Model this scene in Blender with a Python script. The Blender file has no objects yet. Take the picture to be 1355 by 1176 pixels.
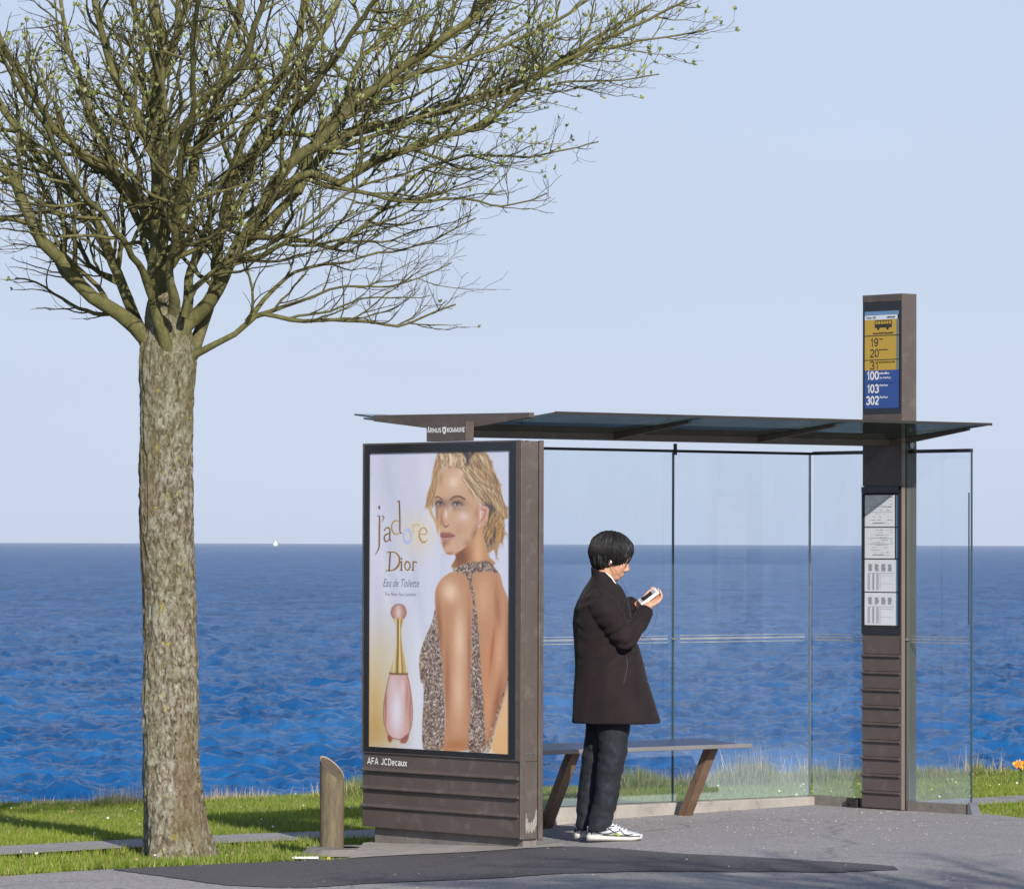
import bpy, bmesh, math, random
import numpy as np
from mathutils import Vector, Matrix, noise
R = math.radians
scene = bpy.context.scene
col = scene.collection
random.seed(7)

# ------------------------------------------------------------------ camera, sky, sun, exposure
F, CX, CY, PITCH, ROLL, CAMH = 6200.0, 677.5, 588.0, math.atan(131 / 6200.0), 0.003, 1.64
RC = Matrix.Rotation(math.pi / 2 + PITCH, 3, 'X') @ Matrix.Rotation(ROLL, 3, 'Z')
cam_d = bpy.data.cameras.new('camera')
cam = bpy.data.objects.new('camera', cam_d)
col.objects.link(cam)
cam.location = (0, 0, CAMH)
cam.rotation_euler = RC.to_euler()
cam_d.sensor_width = 36
cam_d.lens = 36 * F / 1355
cam_d.clip_start = 0.5
cam_d.clip_end = 90000
scene.camera = cam

SUN_AZ, SUN_EL = 17.0, 26.5      # degrees to the right of straight behind the camera, height
world = bpy.data.worlds.new('World')
scene.world = world
world.use_nodes = True
wn = world.node_tree
wn.nodes.clear()
sky = wn.nodes.new('ShaderNodeTexSky')
sky.sky_type = 'NISHITA'
sky.sun_disc = False
sky.sun_elevation = R(SUN_EL)
sky.sun_rotation = R(180 - SUN_AZ)
sky.altitude = 0
sky.air_density = 1.0
sky.dust_density = 0.6
sky.ozone_density = 4.0
bg = wn.nodes.new('ShaderNodeBackground')
bg.inputs['Strength'].default_value = 0.085
out = wn.nodes.new('ShaderNodeOutputWorld')
hz = wn.nodes.new('ShaderNodeMix'); hz.data_type = 'RGBA'     # pale spring haze over the blue, thinning out towards the zenith
wtc = wn.nodes.new('ShaderNodeTexCoord'); wsp = wn.nodes.new('ShaderNodeSeparateXYZ'); wn.links.new(wtc.outputs['Generated'], wsp.inputs[0])
wmr = wn.nodes.new('ShaderNodeMapRange'); wmr.inputs['From Min'].default_value = 0.02; wmr.inputs['From Max'].default_value = 0.75
wmr.inputs['To Min'].default_value = 0.90; wmr.inputs['To Max'].default_value = 0.15; wmr.interpolation_type = 'SMOOTHSTEP'
wn.links.new(wsp.outputs[2], wmr.inputs[0]); wn.links.new(wmr.outputs[0], hz.inputs[0])
wn.links.new(sky.outputs[0], hz.inputs[6]); hz.inputs[7].default_value = (4.45, 5.05, 6.45, 1)
wno = wn.nodes.new('ShaderNodeTexNoise'); wno.inputs['Scale'].default_value = 5.0; wno.inputs['Detail'].default_value = 5
wmp = wn.nodes.new('ShaderNodeMapping'); wmp.inputs['Scale'].default_value = (1, 1, 4.5); wn.links.new(wtc.outputs['Generated'], wmp.inputs[0]); wn.links.new(wmp.outputs[0], wno.inputs[0])
wsc = wn.nodes.new('ShaderNodeMapRange'); wsc.inputs['To Min'].default_value = 0.93; wsc.inputs['To Max'].default_value = 1.07; wn.links.new(wno.outputs[0], wsc.inputs[0])
wvm = wn.nodes.new('ShaderNodeVectorMath'); wvm.operation = 'SCALE'; wn.links.new(hz.outputs[2], wvm.inputs[0]); wn.links.new(wsc.outputs[0], wvm.inputs['Scale'])
wn.links.new(wvm.outputs[0], bg.inputs[0])
wn.links.new(bg.outputs[0], out.inputs[0])
sun_d = bpy.data.lights.new('sun', 'SUN')
sun_d.energy = 3.9
sun_d.angle = R(0.55)
sun_d.color = (1.0, 0.94, 0.84)
sun = bpy.data.objects.new('sun', sun_d)
col.objects.link(sun)
sdir = Vector((math.sin(R(SUN_AZ)) * math.cos(R(SUN_EL)), -math.cos(R(SUN_AZ)) * math.cos(R(SUN_EL)), math.sin(R(SUN_EL))))
sun.rotation_euler = sdir.to_track_quat('Z', 'Y').to_euler()
sun.location = sdir * 60
vs = scene.view_settings
vs.view_transform = 'Standard'
vs.look = 'None'
vs.exposure = 0.62
vs.gamma = 1.0
vs.use_curve_mapping = False

def at(px, py, Y):
    "world point seen at photograph pixel (px, py) on the plane at distance Y"
    d = RC @ Vector(((px - CX) / F, (CY - py) / F, -1))
    return Vector((0, 0, CAMH)) + d * (Y / d.y)

# ------------------------------------------------------------------ object helpers
def link(o, parent=None):
    col.objects.link(o)
    if parent is not None:
        o.parent = parent
    return o

def tag(o, label=None, cat=None, group=None, kind=None):
    if label: o['label'] = label
    if cat: o['category'] = cat
    if group: o['group'] = group
    if kind: o['kind'] = kind
    return o

def thing(name, label, cat, loc=(0, 0, 0), rz=0.0, group=None):
    o = bpy.data.objects.new(name, None)
    o.empty_display_size = 0.2
    o.location = loc
    o.rotation_euler = (0, 0, rz)
    link(o)
    return tag(o, label, cat, group)

def mesh_obj(name, verts, faces, m, parent=None, smooth=False):
    me = bpy.data.meshes.new(name)
    me.from_pydata([tuple(v) for v in verts], [], faces)
    me.update()
    if smooth:
        me.polygons.foreach_set('use_smooth', [True] * len(me.polygons))
    if m is not None: me.materials.append(m)
    return link(bpy.data.objects.new(name, me), parent)

def np_mesh(name, V, Fq, m, parent=None, smooth=False, n=3, col_attr=None):
    "fast mesh from numpy: V (N,3), Fq (M,n) index array"
    me = bpy.data.meshes.new(name)
    V = np.ascontiguousarray(V, dtype=np.float32)
    Fq = np.ascontiguousarray(Fq, dtype=np.int32)
    me.vertices.add(len(V)); me.vertices.foreach_set('co', V.ravel())
    me.loops.add(Fq.size); me.loops.foreach_set('vertex_index', Fq.ravel())
    me.polygons.add(len(Fq))
    me.polygons.foreach_set('loop_start', np.arange(0, Fq.size, n, dtype=np.int32))
    try: me.polygons.foreach_set('loop_total', np.full(len(Fq), n, dtype=np.int32))
    except Exception: pass
    if smooth: me.polygons.foreach_set('use_smooth', np.ones(len(Fq), dtype=bool))
    me.update(calc_edges=True)
    if col_attr is not None:
        a = me.color_attributes.new('tint', 'FLOAT_COLOR', 'POINT')
        a.data.foreach_set('color', np.ascontiguousarray(col_attr, dtype=np.float32).ravel())
    if m is not None: me.materials.append(m)
    return link(bpy.data.objects.new(name, me), parent)

class MB:
    "collects simple solids and links them as one mesh"
    def __init__(s): s.v = []; s.f = []
    def add(s, vs_, fs):
        n = len(s.v); s.v += [Vector(p) for p in vs_]; s.f += [tuple(i + n for i in q) for q in fs]; return s
    def box(s, x0, x1, y0, y1, z0, z1):
        return s.add([(x0, y0, z0), (x1, y0, z0), (x1, y1, z0), (x0, y1, z0), (x0, y0, z1), (x1, y0, z1), (x1, y1, z1), (x0, y1, z1)],
                     [(0, 3, 2, 1), (4, 5, 6, 7), (0, 1, 5, 4), (1, 2, 6, 5), (2, 3, 7, 6), (3, 0, 4, 7)])
    def prism(s, poly, axis, lo, hi):
        "polygon in the two other axes, extruded along axis (0,1,2)"
        n = len(poly)
        def mk(p, h):
            l = list(p); l.insert(axis, h); return tuple(l)
        v = [mk(p, lo) for p in poly] + [mk(p, hi) for p in poly]
        f = [tuple(range(n))[::-1], tuple(range(n, 2 * n))] + [(i, (i + 1) % n, n + (i + 1) % n, n + i) for i in range(n)]
        return s.add(v, f)
    def tube(s, pts, rad, seg=8, cap=True):
        pts = [Vector(p) for p in pts]; n = len(pts)
        if not hasattr(rad, '__len__'): rad = [rad] * n
        base = len(s.v); up = None
        for i, p in enumerate(pts):
            t = (pts[min(i + 1, n - 1)] - pts[max(i - 1, 0)]).normalized()
            if up is None:
                up = t.orthogonal().normalized()
            up = (up - t * up.dot(t)).normalized()
            b = t.cross(up)
            for k in range(seg):
                a = 2 * math.pi * k / seg
                s.v.append(p + (up * math.cos(a) + b * math.sin(a)) * rad[i])
        for i in range(n - 1):
            for k in range(seg):
                a0 = base + i * seg + k; a1 = base + i * seg + (k + 1) % seg
                s.f.append((a0, a1, a1 + seg, a0 + seg))
        if cap:
            s.f.append(tuple(base + k for k in range(seg))[::-1]); s.f.append(tuple(base + (n - 1) * seg + k for k in range(seg)))
        return s
    def ball(s, c, r, seg=12, rings=8, rot=None):
        c = Vector(c)
        if not hasattr(r, '__len__'): r = (r, r, r)
        base = len(s.v)
        def P(th, ph):
            p = Vector((r[0] * math.sin(th) * math.cos(ph), r[1] * math.sin(th) * math.sin(ph), r[2] * math.cos(th)))
            if rot is not None: p = rot @ p
            return c + p
        s.v.append(P(0, 0))
        for i in range(1, rings):
            for k in range(seg): s.v.append(P(math.pi * i / rings, 2 * math.pi * k / seg))
        s.v.append(P(math.pi, 0)); last = len(s.v) - 1
        for k in range(seg):
            s.f.append((base, base + 1 + k, base + 1 + (k + 1) % seg))
            q = base + 1 + (rings - 2) * seg
            s.f.append((last, q + (k + 1) % seg, q + k))
        for i in range(rings - 2):
            for k in range(seg):
                a0 = base + 1 + i * seg + k; a1 = base + 1 + i * seg + (k + 1) % seg
                s.f.append((a0, a0 + seg, a1 + seg, a1))
        return s
    def loft(s, rings):
        "rings: list of lists of points, all same length, closed"
        m_ = len(rings[0]); base = len(s.v)
        for r_ in rings: s.v += [Vector(p) for p in r_]
        for i in range(len(rings) - 1):
            for k in range(m_):
                a0 = base + i * m_ + k; a1 = base + i * m_ + (k + 1) % m_
                s.f.append((a0, a1, a1 + m_, a0 + m_))
        s.f.append(tuple(base + k for k in range(m_))[::-1]); s.f.append(tuple(base + (len(rings) - 1) * m_ + k for k in range(m_)))
        return s
    def build(s, name, m, parent=None, smooth=False, bevel=0.0):
        me = bpy.data.meshes.new(name)
        me.from_pydata([tuple(v) for v in s.v], [], s.f)
        if bevel > 0:
            bm = bmesh.new(); bm.from_mesh(me)
            es = [e for e in bm.edges if len(e.link_faces) == 2 and e.calc_face_angle(0) > 0.5]
            bmesh.ops.bevel(bm, geom=es, offset=bevel, segments=2, affect='EDGES', profile=0.5)
            bm.to_mesh(me); bm.free()
        me.update()
        if smooth: me.polygons.foreach_set('use_smooth', [True] * len(me.polygons))
        if m is not None: me.materials.append(m)
        return link(bpy.data.objects.new(name, me), parent)

def lettering(body, x0, y0, size, M, m, parent, name='lettering', wide=1.0, bold=0.0, shear=0.0, width=None):
    "flat text, M maps text plane (x right, y up) into the parent's space; width fits it"
    cu = bpy.data.curves.new(name, 'FONT'); cu.body = body; cu.size = 1.0; cu.offset = bold; cu.shear = shear
    cu.resolution_u = 3
    o = bpy.data.objects.new(name, cu); col.objects.link(o)
    bpy.context.view_layer.update()
    me = bpy.data.meshes.new_from_object(o.evaluated_get(bpy.context.evaluated_depsgraph_get()))
    bpy.data.objects.remove(o)
    co = np.empty(len(me.vertices) * 3); me.vertices.foreach_get('co', co); co = co.reshape(-1, 3)
    w = co[:, 0].max() - co[:, 0].min(); sx = size * wide
    if width: sx = width / w
    co[:, 0] = (co[:, 0] - co[:, 0].min()) * sx + x0; co[:, 1] = co[:, 1] * size + y0
    out_ = [M @ Vector((c[0], c[1], 0)) for c in co]
    me.vertices.foreach_set('co', np.array([tuple(p) for p in out_]).ravel())
    me.name = name; me.materials.clear(); me.materials.append(m); me.update()
    return link(bpy.data.objects.new(name, me), parent)

GL = {}
def arc(cx_, cy_, rx, ry, a0, a1, n=14): return [(cx_ + rx * math.cos(R(a0 + (a1 - a0) * i / n)), cy_ + ry * math.sin(R(a0 + (a1 - a0) * i / n))) for i in range(n + 1)]
GL['0'] = (.56, [arc(.28, .5, .22, .44, 0, 360, 28)]); GL['O'] = (.74, [arc(.37, .5, .31, .44, 0, 360, 28)])
GL['1'] = (.42, [[(.10, .74), (.22, .80), (.28, .93), (.28, .0)]])
GL['2'] = (.56, [arc(.28, .69, .21, .25, 165, -30) + [(.07, .10), (.06, .055)], [(.06, .055), (.52, .055)]])
GL['3'] = (.56, [arc(.27, .71, .20, .23, 160, -90, 18), arc(.27, .27, .23, .22, 90, -160, 18)])
GL['9'] = (.56, [arc(.27, .66, .20, .27, 0, 360, 24), arc(.24, .50, .23, .44, 20, -70, 12) + [(.20, .055), (.09, .16)]])
GL['A'] = (.66, [[(.04, 0), (.33, .97), (.62, 0)], [(.15, .30), (.51, .30)]]); GL['Å'] = (.66, [[(.04, 0), (.33, .97), (.62, 0)], [(.15, .30), (.51, .30)], arc(.33, 1.14, .09, .09, 0, 360, 12)])
GL['F'] = (.56, [[(.09, 0), (.09, .94), (.52, .94)], [(.09, .50), (.46, .50)]]); GL['E'] = (.58, [[(.54, .06), (.09, .06), (.09, .94), (.53, .94)], [(.09, .50), (.48, .50)]])
GL['J'] = (.50, [[(.40, 1)] + arc(.23, .26, .17, .20, 0, -180)]); GL['C'] = (.68, [arc(.36, .5, .29, .44, 42, 318, 24)]); GL['D'] = (.68, [[(.10, .06), (.10, .94), (.28, .94)] + arc(.28, .5, .32, .44, 90, -90) + [(.10, .06)]])
GL['R'] = (.66, [[(.10, 0), (.10, .94), (.36, .94)] + arc(.36, .71, .20, .23, 90, -90, 10) + [(.10, .48)], [(.38, .48), (.58, 0)]]); GL['H'] = (.68, [[(.10, 0), (.10, 1)], [(.58, 0), (.58, 1)], [(.10, .5), (.58, .5)]])
GL['U'] = (.68, [[(.10, 1)] + arc(.34, .30, .24, .25, 180, 360) + [(.58, 1)]]); GL['S'] = (.62, [arc(.31, .71, .21, .23, 25, 270, 16) + arc(.31, .27, .23, .22, 90, -155, 16)])
GL['K'] = (.66, [[(.10, 0), (.10, 1)], [(.57, 1), (.12, .40)], [(.26, .56), (.60, 0)]]); GL['M'] = (.82, [[(.09, 0), (.09, .97), (.41, .10), (.73, .97), (.73, 0)]]); GL['N'] = (.68, [[(.10, 0), (.10, .97), (.58, .03), (.58, 1)]])
GL['e'] = (.54, [[(.07, .37), (.47, .37)] + arc(.27, .36, .20, .31, 0, 310, 20)]); GL['c'] = (.50, [arc(.27, .36, .20, .31, 45, 315, 18)]); GL['a'] = (.54, [arc(.26, .52, .18, .15, 160, 0, 10) + [(.44, .0)], arc(.25, .21, .19, .155, 0, 360, 16)])
GL['u'] = (.54, [[(.08, .70)] + arc(.26, .22, .18, .165, 180, 360, 12) + [(.44, .70)], [(.45, 0), (.45, .70)]]); GL['x'] = (.50, [[(.04, .70), (.46, 0)], [(.46, .70), (.04, 0)]]); GL[' '] = (.30, [])
def signwrite(body, x0, y0, hgt, width, M, m, parent, name='lettering', weight=.15):
    "grotesque letters cut as flat ribbons; one object per word"
    tot = sum(GL[c][0] + .06 for c in body) - .06; sx = width / tot; x = 0; v = []; f = []; dd = 0
    for c in body:
        for line in GL[c][1]:
            P = [((x + a) * sx, b_ * hgt) for a, b_ in line]; n = len(P); closed = math.dist(P[0], P[-1]) < 1e-6; w = weight * hgt * .5; base = len(v); dd = (dd + 1) % 3
            for i in range(n):
                pa = P[i - 1] if i else (P[n - 2] if closed else P[0]); pb = P[i + 1] if i < n - 1 else (P[1] if closed else P[-1])
                d1 = (P[i][0] - pa[0], P[i][1] - pa[1]); d2 = (pb[0] - P[i][0], pb[1] - P[i][1])
                l1 = math.hypot(*d1) or 1; l2 = math.hypot(*d2) or 1
                if math.hypot(*d1) < 1e-9: d1, l1 = d2, l2
                if math.hypot(*d2) < 1e-9: d2, l2 = d1, l1
                t = (d1[0] / l1 + d2[0] / l2, d1[1] / l1 + d2[1] / l2); lt = math.hypot(*t) or 1; nx_, ny_ = -t[1] / lt, t[0] / lt
                k = min(2.2, 1 / max(.35, abs(nx_ * -d1[1] / l1 + ny_ * d1[0] / l1)))
                for sg in (1, -1): v.append(M @ Vector((x0 + P[i][0] + sg * nx_ * w * k, y0 + P[i][1] + sg * ny_ * w * k, dd * .00015)))
            for i in range(n - 1): a = base + 2 * i; f.append((a, a + 1, a + 3, a + 2))
        x += GL[c][0] + .06
    return mesh_obj(name, v, f, m, parent)

# ------------------------------------------------------------------ materials
def nodes_of(name):
    m = bpy.data.materials.new(name); m.use_nodes = True
    nt = m.node_tree
    return m, nt, nt.nodes['Principled BSDF']

def N(nt, t, **kw):
    n = nt.nodes.new(t)
    for k, v in kw.items():
        if k in n.inputs.keys() if isinstance(k, str) else False: n.inputs[k].default_value = v
        else: setattr(n, k, v)
    return n

def ramp(nt, fac, stops, interp='LINEAR'):
    r = nt.nodes.new('ShaderNodeValToRGB'); r.color_ramp.interpolation = interp
    e = r.color_ramp.elements
    while len(e) > 1: e.remove(e[-1])
    e[0].position = stops[0][0]; e[0].color = (*stops[0][1], 1)
    for p, c in stops[1:]:
        q = e.new(p); q.color = (*c, 1)
    nt.links.new(fac, r.inputs[0]); return r.outputs[0]

def noise_tex(nt, scale, detail=4, rough=0.6, vec=None, mapscale=None, dist=0.0, obj=True):
    t = nt.nodes.new('ShaderNodeTexNoise'); t.inputs['Scale'].default_value = scale
    t.inputs['Detail'].default_value = detail; t.inputs['Roughness'].default_value = rough; t.inputs['Distortion'].default_value = dist
    if vec is None:
        c = nt.nodes.new('ShaderNodeTexCoord'); vec = c.outputs['Object' if obj else 'Generated']
    if mapscale:
        mp = nt.nodes.new('ShaderNodeMapping'); mp.inputs['Scale'].default_value = mapscale
        nt.links.new(vec, mp.inputs[0]); vec = mp.outputs[0]
    nt.links.new(vec, t.inputs[0]); return t.outputs[0]

def mixc(nt, fac, a, b, mode='MIX'):
    m = nt.nodes.new('ShaderNodeMix'); m.data_type = 'RGBA'; m.blend_type = mode
    for s_, v in ((0, fac), (6, a), (7, b)):
        if hasattr(v, 'is_linked'): nt.links.new(v, m.inputs[s_])
        else: m.inputs[s_].default_value = v if s_ == 0 else (*v, 1)
    return m.outputs[2]

def bump(nt, bsdf, h, strength=0.3, dist=0.01):
    b = nt.nodes.new('ShaderNodeBump'); b.inputs['Strength'].default_value = strength; b.inputs['Distance'].default_value = dist
    nt.links.new(h, b.inputs['Height']); nt.links.new(b.outputs[0], bsdf.inputs['Normal']); return b

def simple(name, c, rough=0.6, metal=0.0, var=0.15, scale=6, bmp=0.0, bscale=40, spec=0.5, dirt=None):
    m, nt, b = nodes_of(name)
    n = noise_tex(nt, scale, 5, 0.6)
    lo = tuple(x * (1 - var) for x in c); hi = tuple(min(1, x * (1 + var)) for x in c)
    o = ramp(nt, n, [(0.3, lo), (0.7, hi)])
    if dirt:
        n2 = noise_tex(nt, scale * 2.7, 8, 0.7)
        f = ramp(nt, n2, [(0.52, (0, 0, 0)), (0.75, (1, 1, 1))])
        o = mixc(nt, f, o, dirt)
    nt.links.new(o, b.inputs['Base Color'])
    b.inputs['Roughness'].default_value = rough; b.inputs['Metallic'].default_value = metal
    b.inputs['Specular IOR Level'].default_value = spec
    if bmp: bump(nt, b, noise_tex(nt, bscale, 4, 0.6), bmp, 0.004)
    return m

M_BROWN = simple('brown_powder_coat', (0.088, 0.069, 0.062), 0.42, 0.0, 0.10, 4, 0.15, 300, 0.5, dirt=(0.135, 0.118, 0.108))
M_BLACK = simple('black_enamel', (0.012, 0.013, 0.016), 0.25, 0, 0.1, 5)
M_DARK = simple('dark_rubber', (0.02, 0.019, 0.018), 0.7, 0, 0.2, 9)
M_STEEL = simple('galvanised_steel', (0.32, 0.32, 0.33), 0.4, 0.8, 0.15, 20)
M_RUST = simple('rusty_brown_steel', (0.17, 0.105, 0.07), 0.6, 0.2, 0.35, 9, 0.2, 120, dirt=(0.2, 0.12, 0.08))
M_WHITE = simple('white_print', (0.80, 0.81, 0.83), 0.5, 0, 0.03, 3)
M_LETTER = simple('white_lettering', (0.78, 0.78, 0.78), 0.5, 0, 0.03, 3)
M_CONC = simple('pale_concrete', (0.30, 0.275, 0.255), 0.9, 0, 0.2, 5, 0.4, 90, dirt=(0.17, 0.155, 0.135))
M_PLINTH = simple('plinth_concrete', (0.17, 0.155, 0.145), 0.85, 0, 0.2, 7, 0.4, 90, dirt=(0.10, 0.09, 0.08))

def asphalt(name, base, pale, speck):
    m, nt, b = nodes_of(name)
    big = noise_tex(nt, 0.55, 6, 0.65, mapscale=(1, 1, 1))
    o = ramp(nt, big, [(0.3, base), (0.7, pale)])
    fine = noise_tex(nt, 55, 3, 0.8)
    o = mixc(nt, ramp(nt, fine, [(0.38, (0.0,) * 3), (0.66, (0.92,) * 3)]), tuple(x * 0.55 for x in base), o)
    st = noise_tex(nt, 1.6, 7, 0.75, dist=0.8)
    o = mixc(nt, ramp(nt, st, [(0.54, (0, 0, 0)), (0.68, (0.45,) * 3)]), o, tuple(x * 0.62 for x in base))
    sp = nt.nodes.new('ShaderNodeTexVoronoi'); sp.inputs['Scale'].default_value = 38
    c = nt.nodes.new('ShaderNodeTexCoord'); nt.links.new(c.outputs['Object'], sp.inputs[0])
    msk = ramp(nt, sp.outputs['Distance'], [(0.10, (0.75,) * 3), (0.17, (0, 0, 0))])
    sel = ramp(nt, sp.outputs['Color'], [(0.62, (0, 0, 0)), (0.72, (1, 1, 1))])
    f = mixc(nt, 1.0, msk, sel, 'MULTIPLY')
    o = mixc(nt, f, o, speck)
    vc = nt.nodes.new('ShaderNodeTexVoronoi'); vc.feature = 'DISTANCE_TO_EDGE'; vc.inputs['Scale'].default_value = 0.42
    wv = nt.nodes.new('ShaderNodeVectorMath'); wv.operation = 'MULTIPLY_ADD'; nn = nt.nodes.new('ShaderNodeTexNoise'); nn.inputs['Scale'].default_value = 1.8; nn.inputs['Detail'].default_value = 6
    nt.links.new(c.outputs['Object'], nn.inputs[0]); nt.links.new(nn.outputs['Color'], wv.inputs[0]); wv.inputs[1].default_value = (.9, .9, 0); nt.links.new(c.outputs['Object'], wv.inputs[2]); nt.links.new(wv.outputs[0], vc.inputs[0])
    o = mixc(nt, ramp(nt, vc.outputs['Distance'], [(0.002, (.7,) * 3), (0.006, (0, 0, 0))]), o, tuple(x * 0.4 for x in base))
    nt.links.new(o, b.inputs['Base Color']); b.inputs['Roughness'].default_value = 0.85
    b.inputs['Specular IOR Level'].default_value = 0.3
    bump(nt, b, noise_tex(nt, 120, 3, 0.7), 0.6, 0.006)
    return m
M_ASPH = asphalt('worn_asphalt', (0.35, 0.330, 0.335), (0.45, 0.422, 0.425), (0.6, 0.58, 0.55))
M_ASPH_DARK = asphalt('new_dark_asphalt_and_shade', (0.105, 0.099, 0.107), (0.15, 0.142, 0.148), (0.3, 0.29, 0.28))

m, nt, b = nodes_of('lawn_soil'); M_SOIL = m
o = ramp(nt, noise_tex(nt, 3, 6, 0.7), [(0.3, (0.03, 0.055, 0.012)), (0.6, (0.06, 0.09, 0.02)), (0.8, (0.10, 0.09, 0.045))])
nt.links.new(o, b.inputs['Base Color']); b.inputs['Roughness'].default_value = 0.95
bump(nt, b, noise_tex(nt, 60, 4, 0.7), 0.8, 0.03)

def tinted(name, rough=0.6, transl=0.0, spec=0.3):
    m, nt, b = nodes_of(name)
    a = nt.nodes.new('ShaderNodeAttribute'); a.attribute_name = 'tint'
    nt.links.new(a.outputs['Color'], b.inputs['Base Color'])
    b.inputs['Roughness'].default_value = rough; b.inputs['Specular IOR Level'].default_value = spec
    if transl:
        t = nt.nodes.new('ShaderNodeBsdfTranslucent'); nt.links.new(a.outputs['Color'], t.inputs[0])
        mx = nt.nodes.new('ShaderNodeMixShader'); mx.inputs[0].default_value = transl
        o_ = [n for n in nt.nodes if n.type == 'OUTPUT_MATERIAL'][0]
        nt.links.new(b.outputs[0], mx.inputs[1]); nt.links.new(t.outputs[0], mx.inputs[2]); nt.links.new(mx.outputs[0], o_.inputs[0])
    return m
M_GRASS = tinted('grass_blades', 0.55, 0.35)
M_STRAW = tinted('dry_straw', 0.7, 0.25)
M_LEAF = tinted('young_leaves', 0.5, 0.35)

# clear glass: see-through with a real sheen, a thin veil of dust thicker at the foot
def glass(name, tint, veil, veil_col=(0.55, 0.62, 0.66), foot=0.3, foot_h=0.45, sheen=1.0):
    m = bpy.data.materials.new(name); m.use_nodes = True; nt = m.node_tree; nt.nodes.clear()
    o_ = nt.nodes.new('ShaderNodeOutputMaterial')
    tr = nt.nodes.new('ShaderNodeBsdfTransparent'); tr.inputs[0].default_value = (*tint, 1)
    df = nt.nodes.new('ShaderNodeBsdfDiffuse'); df.inputs[0].default_value = (*veil_col, 1)
    gl = nt.nodes.new('ShaderNodeBsdfGlossy'); gl.inputs['Roughness'].default_value = 0.02
    tc = nt.nodes.new('ShaderNodeTexCoord'); sp = nt.nodes.new('ShaderNodeSeparateXYZ')
    nt.links.new(tc.outputs['Object'], sp.inputs[0])
    mr = nt.nodes.new('ShaderNodeMapRange'); mr.inputs['From Min'].default_value = 0.02; mr.inputs['From Max'].default_value = foot_h
    mr.inputs['To Min'].default_value = foot; mr.inputs['To Max'].default_value = 0.0
    nt.links.new(sp.outputs[2], mr.inputs[0])
    n = noise_tex(nt, 3.0, 7, 0.7, mapscale=(1.6, 1.6, 0.45), dist=0.5)
    mul = nt.nodes.new('ShaderNodeMath'); mul.operation = 'MULTIPLY_ADD'
    nt.links.new(n, mul.inputs[0]); mul.inputs[1].default_value = veil * 1.6; mul.inputs[2].default_value = -veil * 0.15
    add = nt.nodes.new('ShaderNodeMath'); add.operation = 'ADD'; add.use_clamp = True
    nt.links.new(mul.outputs[0], add.inputs[0]); nt.links.new(mr.outputs[0], add.inputs[1])
    m1 = nt.nodes.new('ShaderNodeMixShader'); nt.links.new(add.outputs[0], m1.inputs[0])
    nt.links.new(tr.outputs[0], m1.inputs[1]); nt.links.new(df.outputs[0], m1.inputs[2])
    fr = nt.nodes.new('ShaderNodeFresnel'); fr.inputs[0].default_value = 1.45
    ge = nt.nodes.new('ShaderNodeNewGeometry')      # sheen on the outer surfaces only
    fm = nt.nodes.new('ShaderNodeMath'); fm.operation = 'MULTIPLY_ADD'
    nt.links.new(ge.outputs['Backfacing'], fm.inputs[0]); fm.inputs[1].default_value = -sheen; fm.inputs[2].default_value = sheen
    ff = nt.nodes.new('ShaderNodeMath'); ff.operation = 'MULTIPLY'; nt.links.new(fr.outputs[0], ff.inputs[0]); nt.links.new(fm.outputs[0], ff.inputs[1])
    m2 = nt.nodes.new('ShaderNodeMixShader'); nt.links.new(ff.outputs[0], m2.inputs[0])
    nt.links.new(m1.outputs[0], m2.inputs[1]); nt.links.new(gl.outputs[0], m2.inputs[2])
    nt.links.new(m2.outputs[0], o_.inputs[0]); return m
M_GLASS = glass('shelter_glass', (0.945, 0.97, 0.99), 0.045, (0.50, 0.60, 0.74), foot=0.13)
M_ROOFGLASS = glass('grey_green_roof_glass', (0.40, 0.44, 0.42), 0.42, (0.085, 0.10, 0.095), foot=0.0, sheen=0.25)
M_FROST = glass('frosted_stripe', (0.8, 0.85, 0.86), 0.55, (0.45, 0.45, 0.44), foot=0.0)
M_EDGE = simple('green_glass_edge', (0.035, 0.065, 0.075), 0.2, 0, 0.1, 5)
# ------------------------------------------------------------------ land and sea
def lerp_tab(x, tab):
    if x <= tab[0][0]: return tab[0][1]
    for (a, va), (b_, vb) in zip(tab, tab[1:]):
        if x <= b_: return va + (vb - va) * (x - a) / (b_ - a)
    return tab[-1][1]
G_TAB = [(-6, -0.15), (-2.2, -0.138), (-1, -0.125), (0, -0.074), (0.6, -0.032), (1.9, -0.004), (6, 0.0)]
def gz(x): return lerp_tab(x, G_TAB)
LAWN_Z = -0.20
def ground(px, py, dz=0.0):
    "point on the pavement seen at a pixel"
    z = -0.1
    for _ in range(8):
        d = RC @ Vector(((px - CX) / F, (CY - py) / F, -1))
        t = (z + dz - CAMH) / d.z
        z = gz(d.x * t)
    return Vector((d.x * t, d.y * t, z + dz))
def shore(x): return 37.2 + 7.0 * math.tanh(0.62 * x / 7.0)
def lawn_z(x, y):
    e = max(0.0, 1 - max(0.0, y - pave_y(x) - .15) / 1.1); e = e * e * (3 - 2 * e) * max(0.0, min(1.0, (-.8 - x) / .4))
    f_ = max(0.0, min(1.0, (y - path_c(x) - .6) / 6.0))
    return LAWN_Z + e * (gz(x) - .004 - LAWN_Z) - .13 * f_ + 0.025 * noise.noise(Vector((x * 0.5, y * 0.5, 3))) + 0.012 * noise.noise(Vector((x * 2.1, y * 2.1, 9)))

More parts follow.
